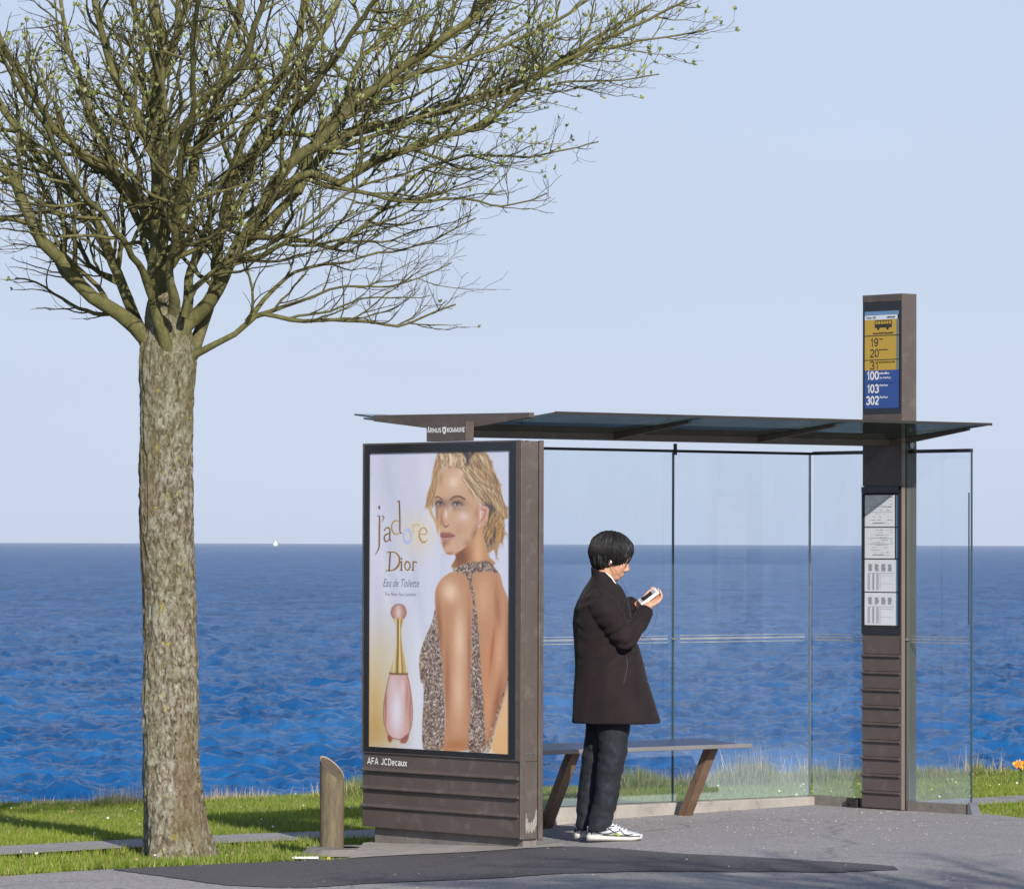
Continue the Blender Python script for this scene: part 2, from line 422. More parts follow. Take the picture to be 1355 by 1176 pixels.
def build_lawn():
    xs = np.concatenate([np.linspace(-60, -7, 14)[:-1], np.linspace(-7, 7, 71), np.linspace(7, 60, 14)[1:]])
    ss = list(np.linspace(-45, -12, 8)[:-1]) + list(np.linspace(-12, -0.3, 60))
    prof = [(0.0, -0.02), (0.5, -0.15), (1.4, -0.6), (4, -2.2), (8, -5.2), (16, -10.2), (26, -14.0)]
    V = []; nx = len(xs)
    for s_ in ss:
        for x in xs: V.append((x, shore(x) + s_, lawn_z(x, shore(x) + s_)))
    for s_, z in prof:
        for x in xs:
            V.append((x, shore(x) + s_ + 0.25 * noise.noise(Vector((x * 0.8, s_, 1))), lawn_z(x, shore(x)) + z))
    rows = len(ss) + len(prof)
    Fq = [(j * nx + i, j * nx + i + 1, (j + 1) * nx + i + 1, (j + 1) * nx + i) for j in range(rows - 1) for i in range(nx - 1)]
    return tag(mesh_obj('ground', V, Fq, M_SOIL, smooth=True), kind='structure')

VE = [tuple(ground(*p_))[:2] for p_ in ((-60, 1164), (0, 1159), (80, 1153), (160, 1148.5), (300, 1142.5), (430, 1137.5), (470, 1135))]
PAVE_TAB = [(-14, VE[0][1] - 9.5)] + VE + [(-0.90, 27.44), (1.955, 29.84), (2.0, 29.78), (2.93, 28.68), (3.12, 28.22), (14, 28.1)]
def pave_y(x): return lerp_tab(x, PAVE_TAB)
def sheet(name, xs, ylo, yhi, m, dz=0.0, skirt=0.0, ny=2, kind='structure', parent=None):
    V = []; Fq = []
    for x in xs:
        for j in range(ny + 1):
            y = ylo(x) + (yhi(x) - ylo(x)) * j / ny
            V.append((x, y, gz(x) + dz))
        if skirt: V.append((x, yhi(x) + 0.01, gz(x) + dz - skirt))
    n = ny + 1 + (1 if skirt else 0)
    for i in range(len(xs) - 1):
        for j in range(n - 1):
            a = i * n + j
            Fq.append((a, a + n, a + n + 1, a + 1))
    o = mesh_obj(name, V, Fq, m, parent)
    return tag(o, kind=kind)
xs = sorted(set([-14, -10, -6] + [t[0] for t in PAVE_TAB] + [t[0] for t in G_TAB] + list(np.linspace(-4, 4, 60))))
sheet('pavement', xs, lambda x: -6.0, pave_y, M_ASPH, 0, 0.25)

# darker resurfaced strip on the pavement, its right tail painted in as tree shade
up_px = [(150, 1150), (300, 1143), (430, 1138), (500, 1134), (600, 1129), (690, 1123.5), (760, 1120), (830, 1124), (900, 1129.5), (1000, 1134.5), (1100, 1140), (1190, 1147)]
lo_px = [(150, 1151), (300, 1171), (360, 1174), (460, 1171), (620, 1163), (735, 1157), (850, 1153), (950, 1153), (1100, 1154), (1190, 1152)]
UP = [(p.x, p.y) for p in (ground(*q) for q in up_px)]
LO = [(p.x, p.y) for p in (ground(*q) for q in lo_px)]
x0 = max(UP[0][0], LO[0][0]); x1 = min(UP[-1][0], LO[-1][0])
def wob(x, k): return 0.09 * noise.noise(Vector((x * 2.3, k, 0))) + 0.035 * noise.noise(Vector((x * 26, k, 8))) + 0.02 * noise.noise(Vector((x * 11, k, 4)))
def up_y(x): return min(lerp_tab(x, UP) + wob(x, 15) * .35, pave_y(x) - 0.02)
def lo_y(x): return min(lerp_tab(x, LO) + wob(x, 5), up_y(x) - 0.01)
sheet('asphalt_patch_and_shade', list(np.linspace(x0, x1, 420)), lo_y, up_y, M_ASPH_DARK, 0.004)
# concrete margin between the strip and the advertising box
sheet('concrete_margin', list(np.linspace(-1.16, 0.30, 40)), lambda x: up_y(x) - 0.01 + 0.01 * noise.noise(Vector((x * 9, 0, 0))),
      lambda x: min(pave_y(x) - 0.02, max(up_y(x) + 0.03, 26.33 + 0.839 * abs(min(0, x - 0.06)) * 1.4 + 0.12)), M_CONC, 0.008)

# footpath behind the shelter
path_px = [(-160, 1135), (0, 1128), (180, 1118), (330, 1111), (480, 1106), (700, 1094), (1320, 1061), (1500, 1051)]
PC = []
for px, py in path_px:
    d = RC @ Vector(((px - CX) / F, (CY - py) / F, -1)); t = (LAWN_Z + 0.015 - CAMH) / d.z
    PC.append((d.x * t, d.y * t))
PC = [(-12, PC[0][1] - 5.5)] + PC + [(14, PC[-1][1] + 7)]
def path_c(x): return lerp_tab(x, PC)
PATH_W = 0.42
build_lawn()
def build_path():
    V = []; Fq = []; xs_ = np.linspace(-12, 14, 240)
    for x in xs_:
        y = path_c(x)
        w = PATH_W + 0.05 * noise.noise(Vector((x * 2, 1, 1)))
        for k in range(4):
            V.append((x, y - w + 2 * w * k / 3, LAWN_Z + 0.03))
    for i in range(len(xs_) - 1):
        for k in range(3): a = i * 4 + k; Fq.append((a, a + 4, a + 5, a + 1))
    tag(mesh_obj('footpath', V, Fq, M_ASPH), kind='structure')
build_path()

# ---- grass
def blades(n, sampler, hfun, cfun, width=(0.004, 0.007), lean=0.35):
    V = np.empty((n, 3, 3)); C = np.empty((n, 3, 4)); k = 0; rnd = random.random
    while k < n:
        p = sampler()
        if p is None: continue
        x, y, z = p
        h = hfun(x, y); a = rnd() * math.tau; w = width[0] + rnd() * (width[1] - width[0])
        dx, dy = math.cos(a) * w * .5, math.sin(a) * w * .5
        la = rnd() * math.tau; l = lean * h * rnd()
        V[k] = ((x - dx, y - dy, z), (x + dx, y + dy, z), (x + math.cos(la) * l, y + math.sin(la) * l, z + h))
        c = cfun(x, y); C[k, :, :3] = c; C[k, :, 3] = 1; k += 1
    return V.reshape(-1, 3), np.arange(3 * n).reshape(-1, 3), C.reshape(-1, 4)

def on_lawn(x, y, path=True):
    if y < pave_y(x) + 0.02: return False
    if path and abs(y - path_c(x)) < PATH_W + 0.04 * noise.noise(Vector((x * 5, y * 5, 0))) - 0.02: return False
    return True
def s_lawn():
    r = random.random(); 
    x = random.uniform(-3.9, 4.4)
    y = random.uniform(max(24.3, 25.5 + 0.6 * x), shore(x) + 0.25)
    if not on_lawn(x, y): return None
    if abs(x) > y * 0.122: return None
    return x, y, lawn_z(x, y) - 0.002
def h_lawn(x, y):
    n_ = noise.noise(Vector((x * 1.7, y * 1.7, 0)))
    e = max(0, 1 - abs(y - path_c(x) + PATH_W) / 0.25) * 0.02 if y < path_c(x) else 0
    return max(0.012, random.gauss(0.036 + 0.016 * n_ + e, 0.010))
def c_lawn(x, y):
    n_ = 0.5 + 0.5 * noise.noise(Vector((x * 0.9, y * 0.9, 5))); q = random.random(); s_ = 0.75 + 0.5 * random.random()
    if q < 0.10 + 0.16 * (1 - n_): return (0.36 * s_, 0.32 * s_, 0.13 * s_)
    return ((0.140 + 0.09 * n_) * s_, (0.215 + 0.08 * n_) * s_, (0.022 + 0.014 * random.random()) * s_)
V, Fi, C = blades(270000, s_lawn, h_lawn, c_lawn, (0.006, 0.011), 0.7)
tag(np_mesh('lawn_grass', V, Fi, M_GRASS, col_attr=C), 'short bright green lawn grass between the shelter and the sea', 'grass', kind='stuff')

# daisies and dead leaves flecked over the lawn
VF, FF, CF = [], [], []
rd = random.Random(77)
while len(FF) < 420:
    p_ = s_lawn()
    if p_ is None: continue
    r_ = rd.uniform(.005, .012); z = p_[2] + rd.uniform(.03, .055); i = len(VF)
    for k in range(5): VF.append((p_[0] + r_ * math.cos(k * 1.2566), p_[1] + r_ * .6 * math.sin(k * 1.2566), z + r_ * .8 * math.sin(k * 1.2566)))
    c_ = rd.choice([(.75, .75, .68), (.75, .75, .68), (.7, .6, .08), (.30, .20, .10), (.42, .33, .18)])
    FF += [(i, i + 1, i + 2), (i, i + 2, i + 3), (i, i + 3, i + 4)]; CF += [(*c_, 1)] * 5
tag(np_mesh('daisies', np.array(VF), np.array(FF), M_GRASS, col_attr=np.array(CF)), 'tiny pale daisies and dead leaves flecked over the lawn', 'flowers', kind='stuff')

# rough grass and dry stalks along the top of the bank
clumps = [(760, 0.10), (795, .12), (830, 0.34), (850, 0.36), (870, .25), (905, .20), (930, .18), (960, 0.30), (990, 0.40), (1010, .40), (1035, .22), (1068, .30), (1090, .30), (1110, .22), (1130, .25), (1220, 0.22), (1235, .24), (1256, .2), (1295, .26), (1330, .16), (150, .20), (165, .16),
          (430, .12), (465, .32), (478, .34), (290, .10), (320, .1), (40, .06), (700, .14)]
cl = [((px - CX) / F * 36.0, h) for px, h in clumps]
def clump_h(x):
    v = 0.05
    for cx_, h in cl:
        cx2 = cx_ * (shore(cx_) / 36.0)
        v = max(v, h * math.exp(-((x - cx2) / 0.17) ** 2))
    return v
def s_edge():
    x = random.uniform(-4.4, 5.0); y = shore(x) + random.uniform(-1.0, 0.45)
    if random.random() > 0.25 + 3.2 * clump_h(x): return None
    return x, y, lawn_z(x, y) - 0.02
V, Fi, C = blades(30000, s_edge, lambda x, y: random.uniform(0.25, 1.0) ** 1.3 * (clump_h(x) * .62 + 0.03 * random.random()) * (1 if y > shore(x) - 0.7 else 0.5),
                  lambda x, y: ((0.15, 0.215, 0.04) if random.random() < 0.66 else (0.33, 0.27, 0.13)) if random.random() < .9 else (0.05, 0.10, 0.02), (0.006, 0.012), 0.55)
tag(np_mesh('rough_grass', V, Fi, M_GRASS, col_attr=C), 'tufts of long rough grass along the top of the sea bank', 'grass', kind='stuff')
stalk_c = [(845, .26), (925, .22), (990, .42), (1003, .50), (985, .32), (1060, .30), (1098, .28), (1070, .34), (1294, .34), (1300, .30), (1120, .2), (155, .24), (168, .22), (150, .18), (40, .12), (70, .12), (95, .1), (290, .17), (310, .16), (340, .13), (265, .15), (325, .15), (468, .22), (450, .2), (880, .22), (960, .22), (1215, .18), (1250, .16), (15, .10), (115, .12), (205, .1)]
stalk_w = [((px - CX) / F, h) for px, h in stalk_c]
def s_stalk():
    t, h = random.choice(stalk_w)
    if h > .25 and random.random() < .45: return None
    h *= .85; x = t * 36 + random.gauss(0, 0.11); x = t * shore(x) + random.gauss(0, 0.12)
    y = shore(x) + random.uniform(-0.35, 0.3); s_stalk.h = h
    return x, y, lawn_z(x, y) - 0.02
V, Fi, C = blades(3800, s_stalk, lambda x, y: s_stalk.h * (0.25 + 0.85 * random.random() ** 2.2),
                  lambda x, y: random.choice([(0.50, 0.40, 0.27), (0.42, 0.34, 0.24), (0.36, 0.27, 0.2), (0.55, 0.46, 0.33)]), (0.005, 0.010), 0.45)
tag(np_mesh('dry_stalks', V, Fi, M_STRAW, col_attr=C), 'pale dry grass stalks standing up against the sea', 'dry grass', kind='stuff')

# ---- sea
def sea_material():
    m, nt, b = nodes_of('sea_water')
    tc = nt.nodes.new('ShaderNodeTexCoord').outputs['Object']
    n1 = noise_tex(nt, 0.045, 6, 0.68, tc, (2.2, .9, 1), .5)
    n2 = noise_tex(nt, 0.30, 6, 0.62, tc, (0.7, 1.3, 1), 0.4)
    o = ramp(nt, n1, [(0.34, (0.006, 0.060, 0.190)), (0.50, (0.010, 0.088, 0.255)), (0.66, (0.024, 0.124, 0.315))])
    nt.links.new(o, b.inputs['Base Color'])
    b.inputs['Roughness'].default_value = 0.6; b.inputs['Specular IOR Level'].default_value = 0.0
    # the modelled waves get coarse far out, so the fine relief takes over there
    sy = nt.nodes.new('ShaderNodeSeparateXYZ'); nt.links.new(tc, sy.inputs[0])
    mf = nt.nodes.new('ShaderNodeMapRange'); mf.inputs['From Min'].default_value = 260; mf.inputs['From Max'].default_value = 1100
    mf.inputs['To Min'].default_value = 0.25; mf.inputs['To Max'].default_value = 1.1; nt.links.new(sy.outputs[1], mf.inputs[0])
    mm = nt.nodes.new('ShaderNodeMath'); mm.operation = 'MULTIPLY'; nt.links.new(n2, mm.inputs[0]); nt.links.new(mf.outputs[0], mm.inputs[1])
    bp = bump(nt, b, mm.outputs[0], 1.0, 1.0)
    n25 = noise_tex(nt, 1.5, 5, 0.68, tc, (0.7, 1.2, 1), 0.6)
    bq = nt.nodes.new('ShaderNodeBump'); bq.inputs['Strength'].default_value = 1.0; bq.inputs['Distance'].default_value = 0.13
    nt.links.new(n25, bq.inputs['Height']); nt.links.new(bp.outputs[0], bq.inputs['Normal']); bp = bq
    n3 = noise_tex(nt, 4.5, 4, 0.6, tc, (0.8, 1.2, 1))
    b2 = nt.nodes.new('ShaderNodeBump'); b2.inputs['Strength'].default_value = 1.0; b2.inputs['Distance'].default_value = 0.035
    nt.links.new(n3, b2.inputs['Height']); nt.links.new(bp.outputs[0], b2.inputs['Normal']); nt.links.new(b2.outputs[0], b.inputs['Normal'])
    # sky reflection: wave slopes keep it well below the mirror value even near the horizon
    gl = nt.nodes.new('ShaderNodeBsdfGlossy'); gl.inputs['Roughness'].default_value = 0.10; nt.links.new(b2.outputs[0], gl.inputs['Normal'])
    fr = nt.nodes.new('ShaderNodeFresnel'); fr.inputs[0].default_value = 1.33; nt.links.new(b2.outputs[0], fr.inputs['Normal'])
    mr = nt.nodes.new('ShaderNodeMapRange'); mr.inputs['From Min'].default_value = 0.22; mr.inputs['From Max'].default_value = 0.86
    mr.inputs['To Min'].default_value = 0.015; mr.inputs['To Max'].default_value = 0.88; nt.links.new(fr.outputs[0], mr.inputs[0])
    mx = nt.nodes.new('ShaderNodeMixShader'); nt.links.new(mr.outputs[0], mx.inputs[0]); nt.links.new(b.outputs[0], mx.inputs[1]); nt.links.new(gl.outputs[0], mx.inputs[2])
    nt.links.new(mx.outputs[0], [n for n in nt.nodes if n.type == 'OUTPUT_MATERIAL'][0].inputs[0])
    return m
SEA_Z = -11.0
M_SEA = sea_material()
def build_sea():
    hh = CAMH - SEA_Z
    D = 1 / np.linspace(1 / 190.0, 1 / 3000.0, 760)
    far = np.geomspace(3050, 85000, 18)
    D = np.concatenate([np.linspace(45, 187, 12), D, far]); nc = 600
    A = np.tan(np.linspace(-0.128, 0.128, nc))
    A = np.concatenate([[-3, -1, -.4, -.2], A, [.2, .4, 1, 3]])
    X = D[:, None] * A[None, :]; Y = np.repeat(D[:, None], len(A), 1)
    rs = np.random.RandomState(3); Z = np.zeros_like(X)
    dD = np.gradient(D)[:, None]; dX = (D * (A[10] - A[9]))[:, None]
    for i in range(150):
        L = math.exp(rs.uniform(math.log(0.8), math.log(9))); th = rs.normal(0.1, 0.8)
        kx, ky = math.sin(th) * math.tau / L, math.cos(th) * math.tau / L
        amp = 0.0185 * L ** 0.60
        ok = np.clip(L / (np.maximum(abs(ky) * L / math.tau * dD * .12, dX) * 2.2) - 0.6, 0, 1) * np.clip(1.3 - Y / 6000, 0, 1)
        ph = kx * X + ky * Y + rs.uniform(0, 6.28)
        # sharpened crests, grouped
        g = 0.6 + 0.4 * np.sin(kx * 0.13 * X + ky * 0.17 * Y + rs.uniform(0, 6.28))
        Z += ok * amp * g * (np.sin(ph) - 0.25 * np.cos(2 * ph))
    Z += SEA_Z
    V = np.stack([X, Y, Z], -1).reshape(-1, 3); n = len(A)
    i = np.arange(len(D) - 1)[:, None] * n + np.arange(n - 1)[None, :]
    Fq = np.stack([i, i + 1, i + n + 1, i + n], -1).reshape(-1, 4)
    tag(np_mesh('sea', V, Fq, M_SEA, smooth=True, n=4), kind='structure')
build_sea()

# white sailing boat far out
def build_boat():
    p = at(364, 719.3, 1.0); D = 21000.0; x = p.x * D
    t = thing('sailing_boat', 'tiny white sailing boat far out on the horizon', 'sailing boat', (x, D, SEA_Z))
    w = simple('boat_white', (0.85, 0.85, 0.85), 0.5, 0, 0.02)
    MB().loft([[(-4.5, 0, .9), (-4.5, 0, 1.0), (-4.4, 0, 1.1), (-4.4, 0, .9)], [(-2, -1.2, 0), (-2, -1.5, 1.2), (-2, 1.5, 1.2), (-2, 1.2, 0)],
               [(2, -1.3, 0), (2, -1.5, 1.3), (2, 1.5, 1.3), (2, 1.3, 0)], [(5.2, -.05, .8), (5.2, -.05, 1.6), (5.2, .05, 1.6), (5.2, .05, .8)]]).build('hull', w, t)
    MB().tube([(1, 0, 1), (1, 0, 12)], .12, 6).build('mast', w, t)
    MB().add([(1.0, 0, 2.2), (-3.8, .5, 2.2), (1.0, 0, 11.6), (-.8, .5, 6.4), (1.0, .06, 2.2), (-3.8, .56, 2.2), (1.0, .06, 11.6), (-.8, .56, 6.4)],
             [(0, 1, 3), (0, 3, 2), (5, 4, 7), (4, 6, 7)]).build('mainsail', w, t)
    MB().add([(1.2, 0, 10.2), (5.0, 0, 1.8), (1.4, -.7, 2.2), (1.2, .05, 10.2), (5.0, .05, 1.8), (1.4, -.65, 2.2)], [(0, 1, 2), (3, 5, 4)]).build('jib', w, t)
    t.scale = (2.1, 2.1, 2.1)
build_boat()
# ------------------------------------------------------------------ bus shelter; local x runs along the shelter, y from front to back
SX, SY, SR = 0.053, 26.35, R(40)
def dark_lines(parent, rects, M, m, name, d=0.0):
    mb = MB()
    for (x0_, x1_, y0_, y1_) in rects:
        mb.add([M @ Vector((x0_, y0_, d)), M @ Vector((x1_, y0_, d)), M @ Vector((x1_, y1_, d)), M @ Vector((x0_, y1_, d))], [(0, 1, 2, 3)])
    return mb.build(name, m, parent)
def face_plane(a, b_left):
    "maps sign coordinates (x right from the left edge, y = height) onto a face that looks along -x at x = a"
    return Matrix(((0, 0, -1, a), (-1, 0, 0, b_left), (0, 1, 0, 0), (0, 0, 0, 1)))

shel = thing('bus_shelter', 'brown framed glass bus shelter with shallow winged glass roof facing the sea', 'bus shelter', (SX, SY, 0), SR)
def roof_z(b_): return 2.262 + 0.098 * abs(b_ - 0.70)
ROOF_A = [0.10, 1.26, 2.42, 3.575]
# roof: three glass fields each side of the spine beam
for i in range(3):
    a0, a1 = ROOF_A[i] + 0.004, ROOF_A[i + 1] - 0.004
    for (b0, b1) in ((-0.17, 0.66), (0.74, 1.57)):
        z0, z1 = roof_z(b0) + 0.022, roof_z(b1) + 0.022
        mb = MB().prism([(b0, z0), (b1, z1), (b1, z1 + .010), (b0, z0 + .010)], 0, a0, a1)
        mb.build('roof_pane', M_ROOFGLASS, shel)
# overhanging glass tip at the right end
for (b0, b1) in ((-0.17, 0.54),):
    z0, z1 = roof_z(b0) + 0.022, roof_z(b1) + 0.022
    MB().prism([(b0, z0), (b1, z1), (b1, z1 + .010), (b0, z0 + .010)], 0, 3.574, 3.600).build('roof_pane', M_ROOFGLASS, shel)
MB().prism([(-0.178, 2.366), (-0.172, 2.366), (-0.172, 2.382), (-0.178, 2.382)], 0, .10, 3.60).build('glass_edge', M_DARK, shel)
MB().box(0.062, 3.60, 0.63, 0.77, 2.252, 2.292).box(0.062, 3.60, 0.665, 0.735, 2.2925, 2.33).build('spine_beam', M_BROWN, shel, bevel=.004)
for a in (1.26, 2.42):
    for (b0, b1) in ((-0.02, 0.628), (0.772, 1.42)):
        h0 = 0.014 if b0 < 0 else .034; h1 = 0.034 if b0 < 0 else .014
        MB().prism([(b0, roof_z(b0) + .021 - h0), (b1, roof_z(b1) + .021 - h1), (b1, roof_z(b1) + .021), (b0, roof_z(b0) + .021)], 0, a - .014, a + .014).build('roof_bracket', M_BROWN, shel)
for (b0, b1) in ((-0.02, 0.515), (0.875, 1.42)):
    h0 = 0.014 if b0 < 0 else .034; h1 = 0.034 if b0 < 0 else .014
    MB().prism([(b0, roof_z(b0) + .021 - h0), (b1, roof_z(b1) + .021 - h1), (b1, roof_z(b1) + .021), (b0, roof_z(b0) + .021)], 0, 3.545, 3.570).build('roof_bracket', M_BROWN, shel)
# left end fascia: flat top, shallow V underneath
MB().prism([(-0.0, 2.350), (0.70, 2.284), (1.42, 2.354), (1.42, 2.390), (-0.0, 2.378)], 0, 0.060, 0.095).build('end_fascia', M_BROWN, shel, bevel=.003)
MB().prism([(1.42, 2.372), (1.60, 2.392), (1.60, 2.402), (1.42, 2.384)], 0, 0.06, 0.30).build('glass_tip', M_EDGE, shel)
# stub post on top of the advertising box with the town's name
MB().box(0.0, 0.058, 0.49, 0.85, 2.226, 2.335).build('stub_post', M_BROWN, shel, bevel=.002)
MP = face_plane(-0.002, 0.85)
signwrite('ÅRHUS', 0.010, 2.276, 0.026, 0.128, MP, M_LETTER, shel, weight=.2)
signwrite('KOMMUNE', 0.190, 2.276, 0.026, 0.160, MP, M_LETTER, shel, weight=.2)
sh = MB()
pts = [(0.148, 2.308), (0.148, 2.282), (0.154, 2.272), (0.165, 2.264), (0.176, 2.272), (0.182, 2.282), (0.182, 2.308), (0.174, 2.304), (0.165, 2.310), (0.156, 2.304)]
sh.add([MP @ Vector((x, y, 0)) for x, y in pts], [tuple(range(len(pts)))]); sh.build('town_crest', M_LETTER, shel)
dark_lines(shel, [(0.159, 0.162, 2.276, 2.300), (0.168, 0.171, 2.276, 2.300), (0.156, 0.174, 2.288, 2.291)], MP, M_DARK, 'crest_emblem', 0.001)
dark_lines(shel, [(0.02, 0.05, 2.262, 2.263)], MP, M_DARK, 'seam', 0.001)
# back wall: three panes, rail, clamps, sill
A_J = [0.02, 1.20, 2.40, 3.565]
for i in range(3):
    MB().box(A_J[i] + .006, A_J[i + 1] - .006, 1.388, 1.398, 0.055, 2.205).build('glass_pane', M_GLASS, shel)
for a in (1.20, 2.40):
    MB().box(a - .003, a + .003, 1.384, 1.400, 0.05, 2.205).build('glass_joint', M_EDGE, shel)
MB().box(3.562, 3.570, 1.385, 1.400, 0.05, 2.205).build('glass_joint', M_STEEL, shel)
MB().box(0.0, 3.58, 1.378, 1.410, 2.206, 2.223).build('top_rail', M_BLACK, shel)
for a in (1.2, 2.4):
    MB().box(a - .012, a + .012, 1.37, 1.377, 2.19, 2.26).build('rail_hanger', M_BLACK, shel)
for i in range(3):
    for k, z in enumerate((1.030, 1.050, 1.072)):
        MB().box(A_J[i] + .05, A_J[i + 1] - .05, 1.384, 1.3865, z, z + (0.006, 0.012, 0.005)[k]).build('frosted_stripe', M_FROST, shel)
for a in (1.2, 2.4, ):
    for z in (0.42, 1.055, 1.75):
        if z == 1.055: MB().box(a - .022, a + .022, 1.37, 1.381, z - .006, z + .008).build('glass_clamp', M_STEEL, shel)
MB().box(0.15, 3.62, 1.34, 1.45, -0.2, 0.048).build('sill', M_CONC, shel, bevel=.008)
# right end wall: panes both sides of the pillar
for (b0, b1) in ((-0.02, 0.508), (0.88, 1.37)):
    MB().box(3.575, 3.585, b0, b1, 0.06, 2.205).build('glass_pane', M_GLASS, shel)
    MB().box(3.566, 3.594, b0, b1, 2.206, 2.228).build('top_rail', M_BLACK, shel)
    for k, z in enumerate((1.034, 1.052, 1.072)):
        MB().box(3.571, 3.5735, b0 + .02, b1 - .02, z, z + (0.009, 0.009, 0.006)[k]).build('frosted_stripe', M_FROST, shel)
    MB().box(3.56, 3.60, b0, b1, -0.1, 0.055).build('bottom_rail', M_STEEL_DULL if 'M_STEEL_DULL' in globals() else M_PLINTH, shel)
MB().box(3.574, 3.586, -0.026, -0.02, 0.05, 2.205).build('glass_joint', M_EDGE, shel)
MB().box(3.60, 3.606, 0.02, 0.026, 1.15, 1.96).build('glass_trim', M_EDGE, shel)
MB().prism([(-0.08, -0.05), (-0.02, -0.05), (-0.02, 0.07), (-0.035, 0.07)], 0, 3.55, 3.62).build('glass_foot', M_STEEL, shel)
MB().box(3.53, 3.56, 0.93, 1.02, 0.0, 0.055).tube([(3.525, 0.975, 0.03), (3.52, 0.975, 0.03)], .014, 12).build('floor_latch', M_DARK, shel)

# ---- advertising box at the left end
ad = thing('advertising_panel', 'brown advertising light box with perfume poster of a blonde woman, left end of the shelter', 'advertising panel', (SX, SY, 0), SR)
L = 1.428
MB().box(0.010, 0.150, 0.004, L - .004, 0.43, 2.214).build('box_body', M_BROWN, ad)
# door frame round the poster
fr = MB().box(-0.012, 0.009, 0.0, 0.034, 0.418, 2.222).box(-0.012, 0.009, L - .012, L, 0.418, 2.222).box(-0.012, 0.009, 0.0341, L - .0121, 2.212, 2.222).box(-0.012, 0.009, 0.0341, L - .0121, 0.418, 0.424)
fr.build('door_frame', M_BROWN, ad)
bk = MB().box(-0.010, 0.0, 0.0345, 0.094, 0.4245, 2.2115).box(-0.010, 0.0, 1.370, L - .0125, 0.4245, 2.2115).box(-0.010, 0.0, 0.0945, 1.3695, 2.164, 2.2115).box(-0.010, 0.0, 0.0945, 1.3695, 0.4245, 0.454)
bk.build('black_border', M_BLACK, ad)
# near side cheek: three vertical strips with grooves, lock holes
MB().box(-0.010, 0.024, -0.012, -0.001, -0.02, 2.216).build('side_strip', M_BROWN, ad, bevel=.003)
MB().box(0.028, 0.118, -0.008, 0.003, -0.02, 2.216).build('side_panel', M_BROWN, ad, bevel=.003)
MB().box(0.123, 0.156, -0.014, 0.003, -0.03, 2.222).build('side_post', M_BROWN, ad, bevel=.004)
MB().box(0.156, 0.162, 0.003, L - .01, 0.0, 2.214).build('rear_panel', M_BROWN, ad)
MB().box(-0.006, 0.150, 0.006, L, 2.2145, 2.2185).build('top_plate', M_BROWN, ad)
for (a, r_) in ((0.052, 0.010), (0.088, 0.006)):
    MB().tube([(a, -0.013, 0.458), (a, -0.0085, 0.458)], r_, 14).build('lock', M_STEEL, ad)
    MB().tube([(a, -0.0145, 0.458), (a, -0.0131, 0.458)], r_ * .5, 10).build('keyhole', M_BLACK, ad)
MB().box(0.02, 0.118, -0.0095, -0.0085, 0.415, 0.418).build('seam', M_DARK, ad)
# scuffed paint at the foot of the side
sc = [(0.030, 0.03), (0.030, 0.075), (0.034, 0.125), (0.038, 0.13), (0.040, 0.095), (0.047, 0.10), (0.050, 0.07), (0.060, 0.078), (0.066, 0.062), (0.074, 0.082), (0.082, 0.070), (0.088, 0.095), (0.093, 0.088), (0.100, 0.12), (0.108, 0.148), (0.114, 0.142), (0.114, 0.06), (0.104, 0.05), (0.100, 0.02), (0.09, 0.034), (0.08, 0.012), (0.064, 0.03), (0.055, 0.008), (0.046, 0.03), (0.038, 0.01)]
MB().add([(a, -0.0095, z) for a, z in sc], [tuple(range(len(sc)))]).build('scuffed_paint', simple('scuffed_primer', (0.25, 0.235, 0.22), .8, 0, .3, 40, dirt=(.1, .085, .08)), ad)
# louvres: four boards, each with a projecting lower lip
ZL = [(0.416, 0.312), (0.309, 0.207), (0.204, 0.102), (0.099, -0.012)]
for i, (zt, zb) in enumerate(ZL):
    lip = 0.022 if i < 3 else 0.006
    prof = [(0.0, zt), (0.008, zt), (0.008, zb), (-lip, zb), (-lip - .002, zb + .006), (-lip + .001, zb + .012), (-0.004, zb + .022), (-0.002, zt)]
    if i == 3: prof = [(0.0, zt), (0.012, zt), (0.012, zb), (-0.008, zb), (-0.008, zt)]
    MB().prism([(p[0], p[1]) for p in prof], 1, 0.002, L - .002).build('louvre_board', M_BROWN, ad)
MB().box(0.013, 0.150, 0.01, L - .01, -0.012, 0.42).build('base_body', M_BROWN, ad)
MB().box(0.03, 0.128, 0.012, L - .075, -0.4, -0.0125).build('plinth', M_PLINTH, ad)
MT = face_plane(-0.0050, L)
signwrite('AFA', 0.045, 0.352, 0.038, 0.105, MT, M_LETTER, ad, weight=.17)
signwrite('JCDecaux', 0.175, 0.352, 0.038, 0.240, MT, M_LETTER, ad, weight=.17)

# ---- bus stop pillar at the right end
pil = thing('bus_stop_pillar', 'tall brown bus stop pillar with route sign above the roof and timetables below', 'bus stop sign', (SX, SY, 0), SR)
PA0, PA1, PB0, PB1 = 3.520, 3.640, 0.522, 0.867
MB().box(PA0 + .008, PA1, PB0 + .004, PB1 - .004, 0.0, 3.19).build('pillar_core', M_BROWN, pil)
sb = MB().box(PA0 - .004, PA1 + .002, PB0 - .006, PB0 + .0035, 2.40, 3.196).box(PA0 - .004, PA0 + .0075, PB0 + .0036, PB1, 3.150, 3.196).box(PA0 - .004, PA0 + .0075, PB0 + .0036, PB1, 2.40, 2.450)
sb.build('sign_frame', M_BROWN, pil, bevel=.002)
MB().box(PA0 - .002, PA0 + .0075, PB0 + .004, PB1 - .001, 2.4505, 3.1495).build('sign_glass', M_BLACK, pil)
MS = face_plane(PA0 - .004, PB1)       # x to the right from the far edge, width 0.345
def flat(name, x0_, x1_, z0_, z1_, c, d, par=pil, rough=.4):
    m_ = simple(name + '_ink', c, rough, 0, .04, 3)
    return dark_lines(par, [(x0_, x1_, z0_, z1_)], MS, m_, name, d)
WS = 0.345
